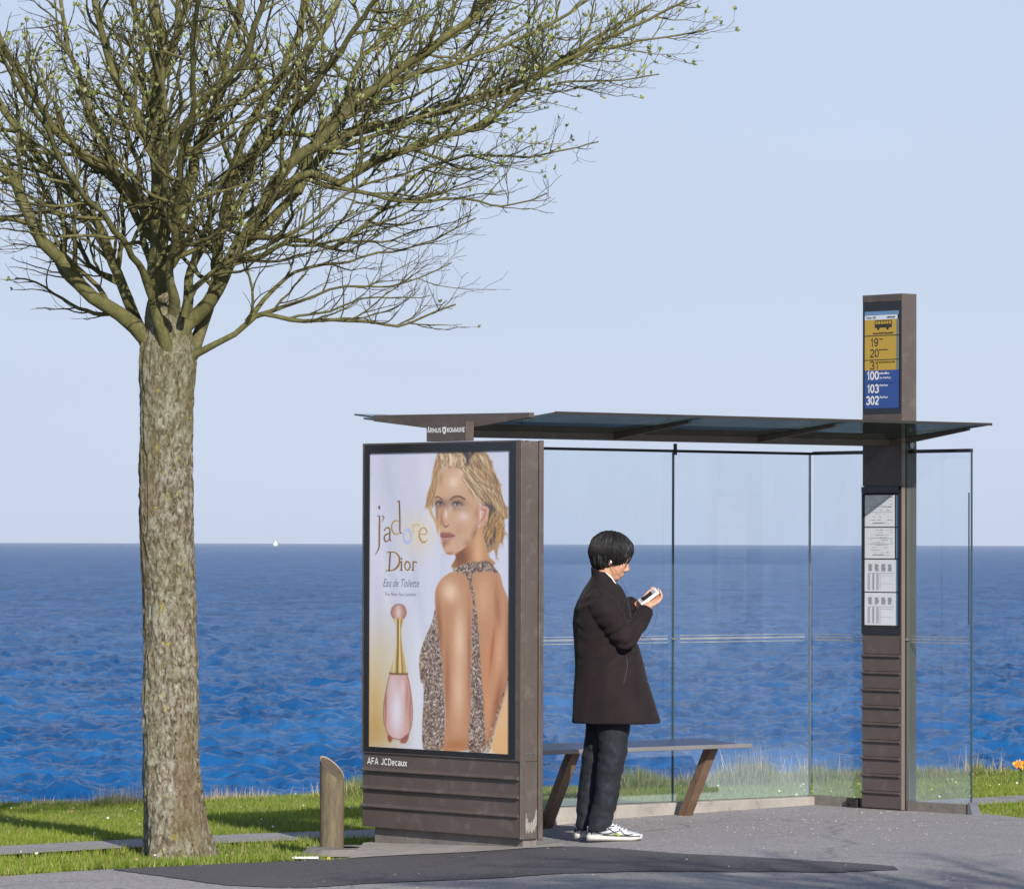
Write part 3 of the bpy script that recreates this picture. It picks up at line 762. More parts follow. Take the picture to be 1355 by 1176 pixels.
flat('sign_header', 0.022, 0.312, 3.040, 3.068, (0.62, 0.68, 0.78), .001)
flat('header_strip', 0.022, 0.325, 3.069, 3.092, (0.13, 0.24, 0.42), .001)
flat('yellow_field', 0.022, 0.300, 2.725, 3.039, (0.50, 0.32, 0.045), .001)
flat('grey_strip', 0.3005, 0.325, 2.725, 3.039, (0.16, 0.19, 0.17), .001)
flat('blue_field', 0.022, 0.325, 2.488, 2.7245, (0.028, 0.075, 0.28), .001)
M_INK = simple('dark_ink', (0.035, 0.028, 0.02), .5, 0, .05)
dark_lines(pil, [(0.022, 0.325, 2.938, 2.943), (0.022, 0.325, 2.787, 2.792)], MS, M_INK, 'ruled_line', .002)
dark_lines(pil, [(0.040, 0.300, 2.6445, 2.6475)], MS, simple('dark_blue_ink', (.012, .03, .13), .5), 'ruled_line', .002)
for (s_, x, z, w) in (('19', .072, 2.874, .072), ('20', .070, 2.806, .078), ('31', .070, 2.731, .074)):
    signwrite(s_, x, z, 0.052, w, MS @ Matrix.Translation((0, 0, .002)), M_INK, pil, 'route_number', weight=.14)
for (s_, x, z, w) in (('100', .040, 2.667, .108), ('103', .043, 2.585, .105), ('302', .036, 2.512, .112)):
    signwrite(s_, x, z, 0.052, w, MS @ Matrix.Translation((0, 0, .002)), M_LETTER, pil, 'route_number', weight=.20)
def smudge(x0_, x1_, z, h, seed):
    rs = random.Random(seed); r_ = []; x = x0_
    while x < x1_ - .006:
        w = rs.uniform(.004, .008); hh = h * rs.choice((.7, .7, 1.0)); r_.append((x, x + w, z, z + hh)); x += w + rs.uniform(.0015, .003)
    return r_
dark_lines(pil, smudge(.150, .185, 2.915, .010, 1) + smudge(.150, .225, 2.848, .010, 2) + smudge(.150, .298, 2.770, .010, 3) + smudge(.095, .278, 2.950, .012, 4) , MS, M_INK, 'small_print', .002)
dark_lines(pil, smudge(.152, .240, 2.700, .012, 6), MS, M_LETTER, 'small_print', .002)
lettering('via Aarhus', .152, 2.672, 0.019, MS @ Matrix.Translation((0, 0, .002)), M_LETTER, pil, bold=.02, width=.10)
lettering('Aarhus', .152, 2.625, 0.020, MS @ Matrix.Translation((0, 0, .002)), M_LETTER, pil, bold=.02, width=.075)
lettering('Aarhus', .152, 2.551, 0.020, MS @ Matrix.Translation((0, 0, .002)), M_LETTER, pil, bold=.02, width=.075)
lettering('Zone 301', .036, 3.047, 0.022, MS @ Matrix.Translation((0, 0, .002)), M_INK, pil, bold=.01, width=.085)
dark_lines(pil, smudge(.22, .29, 3.048, .010, 9), MS, M_INK, 'small_print', .002)
# bus pictogram
dark_lines(pil, [(.112, .262, 2.990, 3.012), (.112, .118, 3.012, 3.034), (.256, .262, 3.012, 3.034), (.112, .262, 3.0305, 3.035)] + [(.112 + i * .024, .116 + i * .024, 3.012, 3.031) for i in range(1, 7)], MS, M_INK, 'bus_pictogram', .002)
wh = MB()
for x in (.143, .226):
    c_ = [MS @ Vector((x + .011 * math.cos(k * math.tau / 12), 2.987 + .011 * math.sin(k * math.tau / 12), .0025)) for k in range(12)]
    wh.add(c_, [tuple(range(12))])
wh.build('bus_wheels', M_INK, pil)
# lower part: plain panel under the roof, timetable case, boards
MB().box(PA0, PA0 + .0075, PB0 + .004, PB1, 2.005, 2.395).build('upper_panel', M_BROWN, pil)
MB().box(PA0 - .010, PA0 + .0075, PB0 + .016, PB1 + .002, 1.962, 2.000).build('case_hood', M_BLACK, pil)
cs = MB().box(PA0 - .008, PA0 + .0075, PB0 + .010, PB0 + .022, 1.084, 1.9615).box(PA0 - .008, PA0 + .0075, PB1 - .014, PB1 + .002, 1.084, 1.9615).box(PA0 - .008, PA0 + .0075, PB0 + .0225, PB1 - .0145, 1.084, 1.126)
cs.build('case_frame', M_BLACK, pil)
MB().box(PA0 + .001, PA0 + .0075, PB0 + .0225, PB1 - .0145, 1.1265, 1.9615).build('case_back', M_DARK, pil)
MC = face_plane(PA0 - .001, PB1)
SH = [(1.752, 1.948), (1.555, 1.745), (1.348, 1.547), (1.140, 1.341)]
M_PAPER = simple('timetable_paper', (0.66, 0.69, 0.74), .6, 0, .06, 8)
M_PRINT = simple('grey_print', (0.22, 0.24, 0.27), .6, 0, .1)
M_PLAST = simple('blue_grey_plastic', (0.12, 0.20, 0.34), .3, 0, .1)
for i, (z0, z1) in enumerate(SH):
    s_ = dark_lines(pil, [(.020, .296 - .010 * (i in (0, 1)) , z0, z1)], MC, M_PAPER, 'timetable_sheet', 0)
    dark_lines(pil, [(.2965, .319, z0, z1)], MC, M_PLAST, 'sheet_holder', 0)
    r_ = []
    rs = random.Random(i)
    if i < 2:
        for z in np.linspace(z0 + .02, z1 - .015, 9 if i == 0 else 11):
            x = .05 + rs.uniform(0, .05)
            while x < .26:
                w = rs.uniform(.004, .03)
                if rs.random() < (.5 if i == 0 else .62): r_.append((x, min(x + w, .27), z, z + rs.choice((.0015, .003))))
                x += w + .006
        r_ += [(.05, .27, z0 + .09, z0 + .0912), (.05, .27, z0 + .125, z0 + .1262), (.09, .19, z0 + .02, z0 + .0245)]
    else:
        for k in range(4):
            for q in range(10):
                x = .05 + k * .058; r_.append((x + rs.uniform(0, .006), x + .030 + rs.uniform(0, .012), z1 - .03 - q * .0045, z1 - .0275 - q * .0045))
        for x in (.048, .098, .103, .145, .158): r_.append((x, x + .0016, z0 + .012, z0 + .11))
        for z in np.linspace(z0 + .012, z0 + .11, 20):
            for k in range(3): r_.append((.052 + k * .036, .070 + k * .036, z, z + .0018))
        r_ += [(.048, .28, z0 + .115, z0 + .1165), (.165, .27, z0 + .10, z0 + .1012), (.165, .27, z0 + .05, z0 + .0508)]
    dark_lines(pil, r_, MC, M_PRINT, 'printed_lines', .001)
MB().box(PA0, PA0 + .0075, PB0 + .004, PB1, 0.962, 1.0835).build('panel_board', M_BROWN, pil)
zt = 0.959
for k in range(9):
    zb = zt - 0.1035
    lip = .016
    prof = [(PA0 + .0075, zt), (PA0 + .0075, zb), (PA0 - .002, zb), (PA0 - .002, zt - .022), (PA0 - lip, zt - .014), (PA0 - lip, zt - .004), (PA0, zt)]
    MB().prism(prof, 1, PB0 + .004, PB1).build('louvre_board', M_BROWN, pil)
    zt = zb - 0.0025
MB().box(PA0 + .01, PA1 - .01, PB0 + .01, PB1 - .01, -0.1, -0.001).build('pillar_foot', M_PLINTH, pil)
MB().box(PA0 - .006, PA0 + .022, PB0 - .010, PB0 + .0035, 0.0, 2.39).build('edge_trim', simple('lighter_brown_trim', (0.15, 0.12, 0.105), .45, 0, .08, 5), pil, bevel=.002)
MB().box(PA0 + .026, PA0 + .034, PB0 - .006, PB0 + .0035, 0.0, 2.39).build('groove', M_BLACK, pil)
MB().box(PA0 + .038, PA1 + .002, PB0 - .008, PB0 + .0035, 0.0, 2.39).build('side_trim', simple('olive_grey_trim', (0.075, 0.075, 0.06), .4, 0, .08, 5), pil, bevel=.002)
MB().tube([(PA0 + .075, PB0 - .016, 2.255), (PA0 + .075, PB0 - .009, 2.255)], .020, 18).build('lock_plate', M_STEEL, pil)
MB().tube([(PA0 + .06, PB0 - .016, 2.345), (PA0 + .06, PB0 - .009, 2.345)], .014, 14).build('bolt', M_STEEL, pil)
MB().box(PA0 + .02, PA0 + .05, PB0 - .022, PB0 - .011, 1.048, 1.062).build('glass_clamp', M_STEEL, pil)

# ---- bench fixed in front of the back wall
bench = thing('bench', 'slim shelter bench with slanted rusty brown legs and thin grey seat', 'bench', (SX, SY, 0), SR)
m, nt, b = nodes_of('seat_enamel'); M_SEAT = m
nt.links.new(ramp(nt, noise_tex(nt, 8, 4, .6), [(.3, (.010, .022, .075)), (.7, (.016, .032, .10))]), b.inputs['Base Color']); b.inputs['Roughness'].default_value = .4; b.inputs['Specular IOR Level'].default_value = .25
MB().prism([(0.852, .405), (1.18, .430), (1.18, .448), (.852, .424)], 0, 0.70, 2.47).build('seat', M_SEAT, bench, bevel=.003)
MB().box(0.70, 2.55, 0.832, 0.851, 0.400, 0.426).build('seat_edge', simple('seat_edge_grey', (0.22, 0.21, 0.21), .5, .3, .1), bench, bevel=.004)
for a in (1.22, 2.33):
    lg = MB()
    for (q0, q1, w0, w1) in ((-.033, .033, .0, .010), (-.033, -.025, .010, .050), (.025, .033, .010, .050)):
        # channel section: web and two flanges, leaning towards the front
        zt_, zb_ = .404, -.08
        bt, bb = 0.93, 1.20
        lg.add([(a + q0, bb + w0, zb_), (a + q1, bb + w0, zb_), (a + q1, bb + w1 * 1.2, zb_), (a + q0, bb + w1 * 1.2, zb_),
                (a + q0, bt + w0, zt_), (a + q1, bt + w0, zt_), (a + q1, bt + w1 * 1.2, zt_), (a + q0, bt + w1 * 1.2, zt_)],
               [(0, 3, 2, 1), (4, 5, 6, 7), (0, 1, 5, 4), (1, 2, 6, 5), (2, 3, 7, 6), (3, 0, 4, 7)])
    lg.build('leg', M_RUST, bench)

# ---- bollard
m, nt, b = nodes_of('weathered_wood'); M_WOOD = m
n_ = noise_tex(nt, 9, 6, .7, mapscale=(6, 6, 0.9))
nt.links.new(ramp(nt, n_, [(.3, (.075, .058, .035)), (.55, (.135, .108, .068)), (.75, (.19, .16, .11))]), b.inputs['Base Color']); b.inputs['Roughness'].default_value = .85
bump(nt, b, n_, .5, .006)
m, nt, b = nodes_of('cut_wood_end'); M_CUT = m
n_ = noise_tex(nt, 14, 6, .7)
nt.links.new(ramp(nt, n_, [(.3, (.05, .038, .028)), (.7, (.115, .09, .068))]), b.inputs['Base Color']); b.inputs['Roughness'].default_value = .9
bump(nt, b, n_, .5, .01)
bp_ = at(439, 1121, 27.12)
bol = thing('bollard', 'round wooden bollard with slanted cut top beside the advertising panel', 'bollard', (bp_.x, bp_.y, bp_.z))
rb = 0.0705; seg = 40; ringz = [-.1, 0, .1, .2, .3, .38]
V = []; 
for z in ringz:
    for k in range(seg):
        a = k * math.tau / seg; rr = rb * (1 + .02 * noise.noise(Vector((math.cos(a), math.sin(a), z * 3))))
        V.append((rr * math.cos(a), rr * math.sin(a), z))
def topz(x, y): return 0.462 - x * 0.78 + y * 0.50
for k in range(seg):
    a = k * math.tau / seg; x, y = rb * math.cos(a), rb * math.sin(a); V.append((x, y, topz(x, y)))
Fq = [(j * seg + k, j * seg + (k + 1) % seg, (j + 1) * seg + (k + 1) % seg, (j + 1) * seg + k) for j in range(len(ringz)) for k in range(seg)]
mesh_obj('post', V, Fq, M_WOOD, bol, smooth=True)
V = []
for f_ in (1.0, .93):
    for k in range(seg):
        a = k * math.tau / seg; x, y = f_ * rb * math.cos(a), f_ * rb * math.sin(a); V.append((x, y, topz(x, y) + .001 - (.006 if f_ < 1 else 0)))
Fq = [(k, (k + 1) % seg, seg + (k + 1) % seg, seg + k) for k in range(seg)]
mesh_obj('rim', V, Fq, simple('pale_rim', (.25, .21, .16), .8, 0, .2, 30), bol)
V = [(.93 * rb * math.cos(k * math.tau / seg), .93 * rb * math.sin(k * math.tau / seg), topz(.93 * rb * math.cos(k * math.tau / seg), .93 * rb * math.sin(k * math.tau / seg)) - .0045) for k in range(seg)]
mesh_obj('cut_face', V, [tuple(range(seg))], M_CUT, bol)
# concrete collar round the bollard
V = []
for f_, z in ((.07, .008), (.20, .006), (.24, -.03)):
    for k in range(20):
        a = k * math.tau / 20; w = 1 + .25 * noise.noise(Vector((math.cos(a) * 1.4, math.sin(a) * 1.4, 4)))
        V.append((bp_.x + .08 + f_ * w * math.cos(a) * 1.1, bp_.y - .08 + f_ * w * math.sin(a) * 1.2, bp_.z + z))
Fq = [(j * 20 + k, j * 20 + (k + 1) % 20, (j + 1) * 20 + (k + 1) % 20, (j + 1) * 20 + k) for j in range(2) for k in range(20)]
tag(mesh_obj('concrete_collar', V, Fq, M_PLINTH), kind='structure')
# ------------------------------------------------------------------ tree
TY = 27.45                                   # distance of the trunk
TB = at(232, 1112, TY)                      # foot of the trunk
def tp(px, py, dy=0.0):
    "tree-local point: photograph pixel on the trunk's plane, moved dy metres away"
    p = at(px, py, TY); return Vector((p.x - TB.x, dy, p.z - TB.z))
PXM = TY / F

def bark(name, stops, scale, zs, lichen=0.0, moss=0.0, bstr=.8):
    m, nt, b = nodes_of(name)
    tc = nt.nodes.new('ShaderNodeTexCoord').outputs['Object']
    n1 = noise_tex(nt, scale, 8, .72, tc, (1, 1, zs), .6)
    o = ramp(nt, n1, stops)
    if lichen:
        n2 = noise_tex(nt, 9, 5, .7, tc, (1, 1, .8))
        o = mixc(nt, ramp(nt, n2, [(.57, (0, 0, 0)), (.63, (lichen * .8,) * 3)]), o, (.42, .41, .34))
        n4 = noise_tex(nt, 17, 4, .6, tc, (1, 1, .9))
        o = mixc(nt, ramp(nt, n4, [(.645, (0, 0, 0)), (.68, (lichen,) * 3)]), o, (.40, .33, .08))
    if name == 'trunk_bark':
        n5 = noise_tex(nt, 4.2, 6, .65, tc, (1, 1, .22))
        o = mixc(nt, ramp(nt, n5, [(.50, (0, 0, 0)), (.60, (.6,) * 3)]), o, (.17, .115, .065))
    if moss:
        n3 = noise_tex(nt, 3.5, 5, .6, tc)
        sx_ = nt.nodes.new('ShaderNodeSeparateXYZ'); nt.links.new(tc, sx_.inputs[0])
        mz = nt.nodes.new('ShaderNodeMapRange'); mz.inputs['From Min'].default_value = 1.9; mz.inputs['From Max'].default_value = 2.9; mz.inputs['To Min'].default_value = 0.0; mz.inputs['To Max'].default_value = .26
        nt.links.new(sx_.outputs[2], mz.inputs[0]); ad_ = nt.nodes.new('ShaderNodeMath'); nt.links.new(n3, ad_.inputs[0]); nt.links.new(mz.outputs[0], ad_.inputs[1])
        o = mixc(nt, ramp(nt, ad_.outputs[0], [(.44, (0, 0, 0)), (.64, (moss,) * 3)]), o, (.13, .13, .04))
    nt.links.new(o, b.inputs['Base Color']); b.inputs['Roughness'].default_value = .9; b.inputs['Specular IOR Level'].default_value = .2
    bump(nt, b, n1, bstr, .02)
    return m
M_TRUNK = bark('trunk_bark', [(.34, (.030, .024, .017)), (.42, (.115, .092, .062)), (.51, (.25, .22, .165)), (.63, (.43, .41, .34))], 38, .55, 1.0, .35, 1.3)
M_LIMB = bark('limb_bark', [(.34, (.024, .021, .012)), (.5, (.082, .071, .037)), (.66, (.175, .155, .088))], 18, .5, .25, .5, .5)
M_TWIG = bark('twig_bark', [(.3, (.020, .016, .015)), (.7, (.055, .043, .028))], 8, 1, 0, .3, .2)

tree = thing('spring_tree', 'large spreading tree with flaky lichened trunk and first pale leaves, left of the shelter', 'tree', TB)
tr_tab = [(1140, 235, 52), (1118, 235, 46), (1100, 233, 43.5), (1060, 230.5, 41), (1000, 228, 38.5), (920, 226, 37), (850, 224, 35.5), (720, 222, 35), (600, 219.5, 35.5), (520, 221, 37), (480, 222, 39), (462, 222, 38), (446, 222, 34), (430, 221, 30), (412, 217, 24), (396, 214, 18), (388, 213, 13)]
def build_trunk():
    seg = 150; rows = []
    ys = np.arange(388, 1141, 1.6)[::-1]
    tab = sorted(tr_tab)
    V = []
    for y in ys:
        cx_ = lerp_tab(y, [(a, b_) for a, b_, c_ in tab]); rp = lerp_tab(y, [(a, c_) for a, b_, c_ in tab])
        c_ = tp(cx_, y); r = rp * PXM
        for k in range(seg):
            a = k * math.tau / seg; ca, sa = math.cos(a), math.sin(a)
            p = Vector((ca * 1.0, sa * 1.0, c_.z))
            flare = 1 + (0.10 * math.sin(3 * a + 1) + .06 * math.sin(5 * a)) * max(0, (y - 1040) / 90)
            big = noise.noise(Vector((ca * 1.1, sa * 1.1, c_.z * 1.3))) * .016
            wq = noise.noise(Vector((ca * 2, sa * 2, c_.z * 2))) * .8; v1 = noise.noise(Vector((ca * 4.5 + wq, sa * 4.5 - wq, c_.z * 4.2 + 7 + wq)))
            v2 = noise.noise(Vector((ca * 10, sa * 10, c_.z * 11 + 3))); v3 = noise.noise(Vector((ca * 17 + 3 * wq, sa * 17 + 2 * v1, c_.z * 12 + 4 * wq)))
            pl = max(0.0, v1 + .5 * v2)
            fl = min(pl, .30) * .026 + v2 * .004 + min(max(v3 - .1, 0), .16) * .014 + noise.noise(Vector((ca * 24, sa * 24, c_.z * 26))) * .004
            rr = r * flare + big + fl - .008
            V.append((c_.x + ca * rr, sa * rr, c_.z))
    nr = len(ys)
    Fq = [(j * seg + k, j * seg + (k + 1) % seg, (j + 1) * seg + (k + 1) % seg, (j + 1) * seg + k) for j in range(nr - 1) for k in range(seg)]
    np_mesh('trunk', np.array(V), np.array(Fq), M_TRUNK, tree, smooth=False, n=4)
build_trunk()

class Tubes:
    "many tapered tubes in one numpy mesh"
    def __init__(s): s.V = []; s.F = []; s.n = 0
    def add(s, P, rad, seg):
        P = np.asarray(P, float); n = len(P)
        T = np.empty_like(P); T[1:-1] = P[2:] - P[:-2]; T[0] = P[1] - P[0]; T[-1] = P[-1] - P[-2]
        T /= np.linalg.norm(T, axis=1)[:, None] + 1e-9
        ref = np.array([0.0, 1.0, 0.0]) if abs(T[0][1]) < .8 else np.array([1.0, 0, 0])
        U = np.cross(T, ref); U /= np.linalg.norm(U, axis=1)[:, None] + 1e-9; W = np.cross(T, U)
        a = np.arange(seg) * math.tau / seg
        V = P[:, None] + (U[:, None] * np.cos(a)[None, :, None] + W[:, None] * np.sin(a)[None, :, None]) * np.asarray(rad)[:, None, None]
        i = np.arange(n - 1)[:, None] * seg; k = np.arange(seg)[None, :]; k2 = (k + 1) % seg
        Fq = np.stack([i + k, i + k2, i + seg + k2, i + seg + k], -1).reshape(-1, 4) + s.n
        s.V.append(V.reshape(-1, 3)); s.F.append(Fq); s.n += n * seg
    def build(s, name, m, parent, smooth=True): return np_mesh(name, np.concatenate(s.V), np.concatenate(s.F), m, parent, smooth=smooth, n=4)

def smooth_path(pts, step=0.07, wig=0.012, seed=0):
    "Catmull-Rom through the points with a slight wander"
    pts = [Vector(p) for p in pts]; P = [pts[0] * 2 - pts[1]] + pts + [pts[-1] * 2 - pts[-2]]; out_ = []
    for i in range(1, len(P) - 2):
        L_ = (P[i + 1] - P[i]).length; n = max(2, int(L_ / step))
        for k in range(n):
            t = k / n; a, b_, c_, d_ = P[i - 1], P[i], P[i + 1], P[i + 2]
            out_.append(.5 * ((2 * b_) + (c_ - a) * t + (2 * a - 5 * b_ + 4 * c_ - d_) * t * t + (3 * b_ - a - 3 * c_ + d_) * t ** 3))
    out_.append(pts[-1])
    return [p + Vector((noise.noise(p * 5 + Vector((seed, 0, 0))), noise.noise(p * 5 + Vector((0, seed, 5))), noise.noise(p * 5 + Vector((0, 9, seed))))) * wig * 2 for p in out_]

# main limbs traced over the photograph: (points px, depth start, depth end), widths in px
LIMBS = [
 ([(222, 500), (203, 468), (178, 432), (140, 405), (110, 380), (75, 335), (50, 300), (35, 262), (22, 235), (-5, 215), (-40, 180), (-90, 100), (-130, 0)], .0, -.5, 27, 9),
 ([(212, 470), (190, 440), (165, 395), (148, 350), (130, 310), (110, 275), (75, 235), (35, 195), (8, 150), (-25, 95), (-50, 20), (-60, -60)], .05, .6, 20, 7),
 ([(225, 486), (223, 468), (216, 435), (209, 400), (208, 375), (228, 352), (246, 325), (243, 292), (228, 255), (212, 215), (190, 160), (160, 100), (140, 30), (130, -60)], -.115, -.9, 19, 8),
 ([(222, 460), (212, 400), (208, 340), (212, 270), (206, 200), (205, 120), (212, 60), (200, -10), (195, -120)], .05, .1, 36, 14),
 ([(226, 492), (247, 430), (290, 385), (315, 335), (345, 285), (372, 240), (405, 210), (440, 175), (500, 125), (560, 80), (640, 20), (700, -40)], -.02, -.6, 27, 8),
 ([(236, 500), (258, 445), (276, 390), (286, 330), (297, 265), (308, 215), (330, 160), (360, 105), (385, 50), (400, -20), (410, -110)], .05, .5, 20, 9),
 ([(250, 475), (262, 467), (292, 455), (330, 428), (352, 420), (400, 424), (445, 426), (492, 431), (545, 427), (600, 404)], -.03, -.3, 12, 2.5),
 ([(300, 250), (330, 200), (352, 150), (378, 100), (410, 40), (440, -30)], .1, .9, 18, 9),
 ([(262, 300), (262, 235), (248, 200), (226, 180), (222, 120), (240, 60), (250, -20)], -.1, -.5, 16, 8),
 ([(262, 270), (266, 200), (280, 140), (296, 90), (305, 30), (320, -60)], .2, .8, 17, 8),
 ([(345, 285), (395, 238), (450, 243), (500, 215), (560, 198), (640, 175), (698, 128), (755, 88), (850, 45), (935, 8)], -.3, -.8, 14, 3),
 ([(315, 335), (345, 300), (400, 240), (430, 195), (480, 165), (560, 150), (640, 120), (720, 80), (800, 30), (870, -20)], .1, .9, 17, 4),
 ([(405, 240), (450, 250), (530, 271), (615, 271), (665, 281), (722, 262)], -.3, -.5, 9, 2),
 ([(285, 350), (330, 342), (385, 318), (440, 322), (485, 290), (545, 232), (600, 205), (650, 200), (718, 200), (795, 180)], .0, .4, 10, 2),
 ([(332, 425), (352, 395), (378, 370), (410, 352), (460, 345), (520, 332), (575, 312), (628, 288)], -.05, .25, 7, 2),
 ([(380, 240), (430, 155), (500, 100), (570, 50), (640, -10), (700, -70)], .3, 1.2, 13, 5),
 ([(150, 350), (120, 330), (90, 310), (50, 325), (10, 318)], .1, .4, 6, 2),
 ([(140, 330), (110, 290), (60, 280), (0, 283), (-50, 275)], .1, .5, 8, 3),
 ([(212, 300), (170, 250), (120, 215), (70, 160), (30, 90), (0, 10), (-20, -60)], -.15, -1.1, 15, 6),
 ([(208, 330), (180, 290), (150, 240), (130, 180), (100, 110), (70, 30), (60, -60)], .1, .9, 14, 6),
 ([(185, 455), (170, 405), (150, 370), (110, 345), (60, 270), (30, 220), (0, 150)], .2, 1.0, 10, 4),
 ([(246, 420), (262, 385), (300, 352), (352, 330), (420, 300), (470, 262), (540, 240), (620, 238)], -.2, -.9, 9, 2),
 ([(345, 418), (400, 402), (440, 385), (500, 381), (560, 372), (600, 352)], -.1, -.35, 6, 1.6),
 ([(410, 205), (470, 195), (540, 165), (620, 140), (700, 118), (790, 105), (872, 98)], -.1, .2, 9, 2),
 ([(300, 215), (350, 190), (420, 120), (470, 60), (520, 0), (560, -70)], -.3, -1.2, 14, 6),
 ([(225, 250), (215, 180), (180, 110), (170, 40), (150, -40)], .3, 1.3, 13, 7),
 ([(232, 240), (262, 170), (330, 100), (370, 20), (400, -60)], -.4, -1.5, 14, 7),
 ([(500, 125), (580, 100), (660, 70), (740, 30), (800, -20)], -.3, -.1, 9, 4),
 ([(440, 175), (520, 160), (600, 130), (700, 100), (780, 60), (860, 40), (945, 25)], .2, .6, 9, 2.5),
 ([(450, 130), (480, 60), (530, -10), (570, -90)], .5, 1.5, 11, 5),
 ([(240, 420), (245, 350), (270, 300), (330, 260), (400, 200), (460, 130), (500, 60)], .35, 2.0, 15, 6),
 ([(215, 420), (190, 350), (170, 280), (160, 200), (130, 120), (110, 30)], .35, 2.1, 14, 6),
 ([(232, 420), (240, 340), (250, 260), (270, 190), (280, 110), (300, 20)], -.3, -2.0, 14, 6),
 ([(215, 400), (180, 330), (120, 260), (80, 180), (40, 100)], -.3, -1.9, 12, 5),
]
limb_T, branch_T, twig_T = [], Tubes(), Tubes()
leafpts = []
rt = random.Random(11)
def rvec(): 
    while True:
        v = Vector((rt.uniform(-1, 1), rt.uniform(-1, 1), rt.uniform(-1, 1)))
        if .05 < v.length < 1: return v.normalized()
def grow(P, Rr, length_left, level):
    "side shoots along path P"
    n = len(P); cum = [0.0]
    for i in range(1, n): cum.append(cum[-1] + (P[i] - P[i - 1]).length)
    tot = cum[-1]
    sp = (0.126, 0.104, 0.088)[level]
    s_ = (max(.45, tot * .22), tot * .18, tot * .15)[level] * rt.uniform(.6, 1)
    side = rt.choice((-1, 1)); idx = 0
    while s_ < tot * .97:
        while idx < n - 2 and cum[idx + 1] < s_: idx += 1
        p = P[idx].lerp(P[idx + 1], (s_ - cum[idx]) / max(1e-6, cum[idx + 1] - cum[idx]))
        t = (P[idx + 1] - P[idx]).normalized(); rp = Rr[idx]
        side = -side
        axis = (t.cross(rvec())).normalized()
        d = (Matrix.Rotation(R(rt.uniform(24, 58)), 3, axis) @ t).normalized()
        rem = 1 - s_ / tot
        if level == 0: Ln = (0.13 + 1.0 * rem ** .75) * rt.uniform(.45, 1.15) * min(1.0, .45 + length_left)
        elif level == 1: Ln = (0.14 + .34 * rem) * rt.uniform(.5, 1.2) * min(1.2, .5 + tot * .6)
        else: Ln = rt.uniform(.04, .15) * (0.7 + .6 * rem)
        if p.z + TB.z > 5.6: Ln *= .75
        ns = max(3, int(Ln / (.07, .055, .045)[level]) + 1); q = p.copy(); pts = [q.copy()]
        low = p.z + TB.z < 3.55
        for k in range(ns):
            d = d + rvec() * (.27, .34, .34)[level] + Vector((0, 0, .035 if low else .075))
            if low and d.z < -.05: d.z *= .4
            if d.z < -.25 : d.z = -.25
            d.normalize(); q = q + d * (Ln / ns); pts.append(q.copy())
        r0 = min(rp * .62, (.0115, .0050, .0027)[level] * (1 if level else .5 + Ln)); r1 = max(.0012, r0 * (.30, .35, .6)[level])
        Rs = [r0 + (r1 - r0) * k / ns for k in range(ns + 1)]
        (branch_T if level == 0 else twig_T).add([tuple(v) for v in pts], Rs, (6, 4, 3)[level])
        if level < 2: grow(pts, Rs, Ln, level + 1)
        else: leafpts.append((pts[-1], d.copy()))
        if level == 1: leafpts.append((pts[-1], d.copy()))
        s_ += sp * rt.uniform(.5, 1.5) * (1.25 if p.z + TB.z > 5.4 else 1)
limb_paths = []
for li, (pp, d0, d1, w0, w1) in enumerate(LIMBS):
    n = len(pp); tot = sum(math.dist(pp[i], pp[i + 1]) for i in range(n - 1)); acc = 0; P3 = []
    for i, (x, y) in enumerate(pp):
        if i: acc += math.dist(pp[i - 1], pp[i])
        f_ = acc / tot
        P3.append(tp(x, y, d0 + (d1 - d0) * f_ ** 1.1))
    if not (pp[0][1] > 415 and pp[0][0] < 275):
        # a side limb starts on the limb it forks from
        best = None
        for Q in limb_paths:
            for v in Q:
                dd = (v.x - P3[0].x) ** 2 + (v.z - P3[0].z) ** 2 + .03 * abs(v.y - P3[0].y)
                if best is None or dd < best[0]: best = (dd, v)
        dy0 = best[1].y - P3[0].y; P3[0] = best[1].copy(); n3 = len(P3)
        for i in range(1, n3): P3[i] = P3[i] + Vector((0, dy0 * (1 - i / n3), 0))
    P = smooth_path(P3, .07, .016, li); limb_paths.append(P)
    k = len(P); Rs = [(w0 + (w1 - w0) * (i / (k - 1)) ** .75) * PXM * .43 for i in range(k)]
    for i in range(min(5, k)): Rs[i] *= 1 + (.42 if pp[0][1] > 415 else .2) * (1 - i / 5) ** 1.5
    Rs = [r * (1 + .10 * noise.noise(P[i] * 9)) for i, r in enumerate(Rs)]
    Rs = [r_ * (1 + .05 * noise.noise(P[i] * 23)) for i, r_ in enumerate(Rs)]
    t_ = Tubes(); t_.add([tuple(v) for v in P], Rs, 14 if w0 > 12 else 8)
    t_.build('limb', M_LIMB, tree)
    if False:
        # swollen base where the limb leaves the trunk
        MB().ball(P3[0] + (P3[1] - P3[0]) * .25, (w0 * PXM * .60,) * 3, 16, 12).build('limb_collar', M_LIMB, tree, smooth=True)
    grow(P, Rs, k * .07, 0)
tag(branch_T.build('branches', M_LIMB, tree), kind='stuff')
tag(twig_T.build('twigs', M_TWIG, tree), kind='stuff')
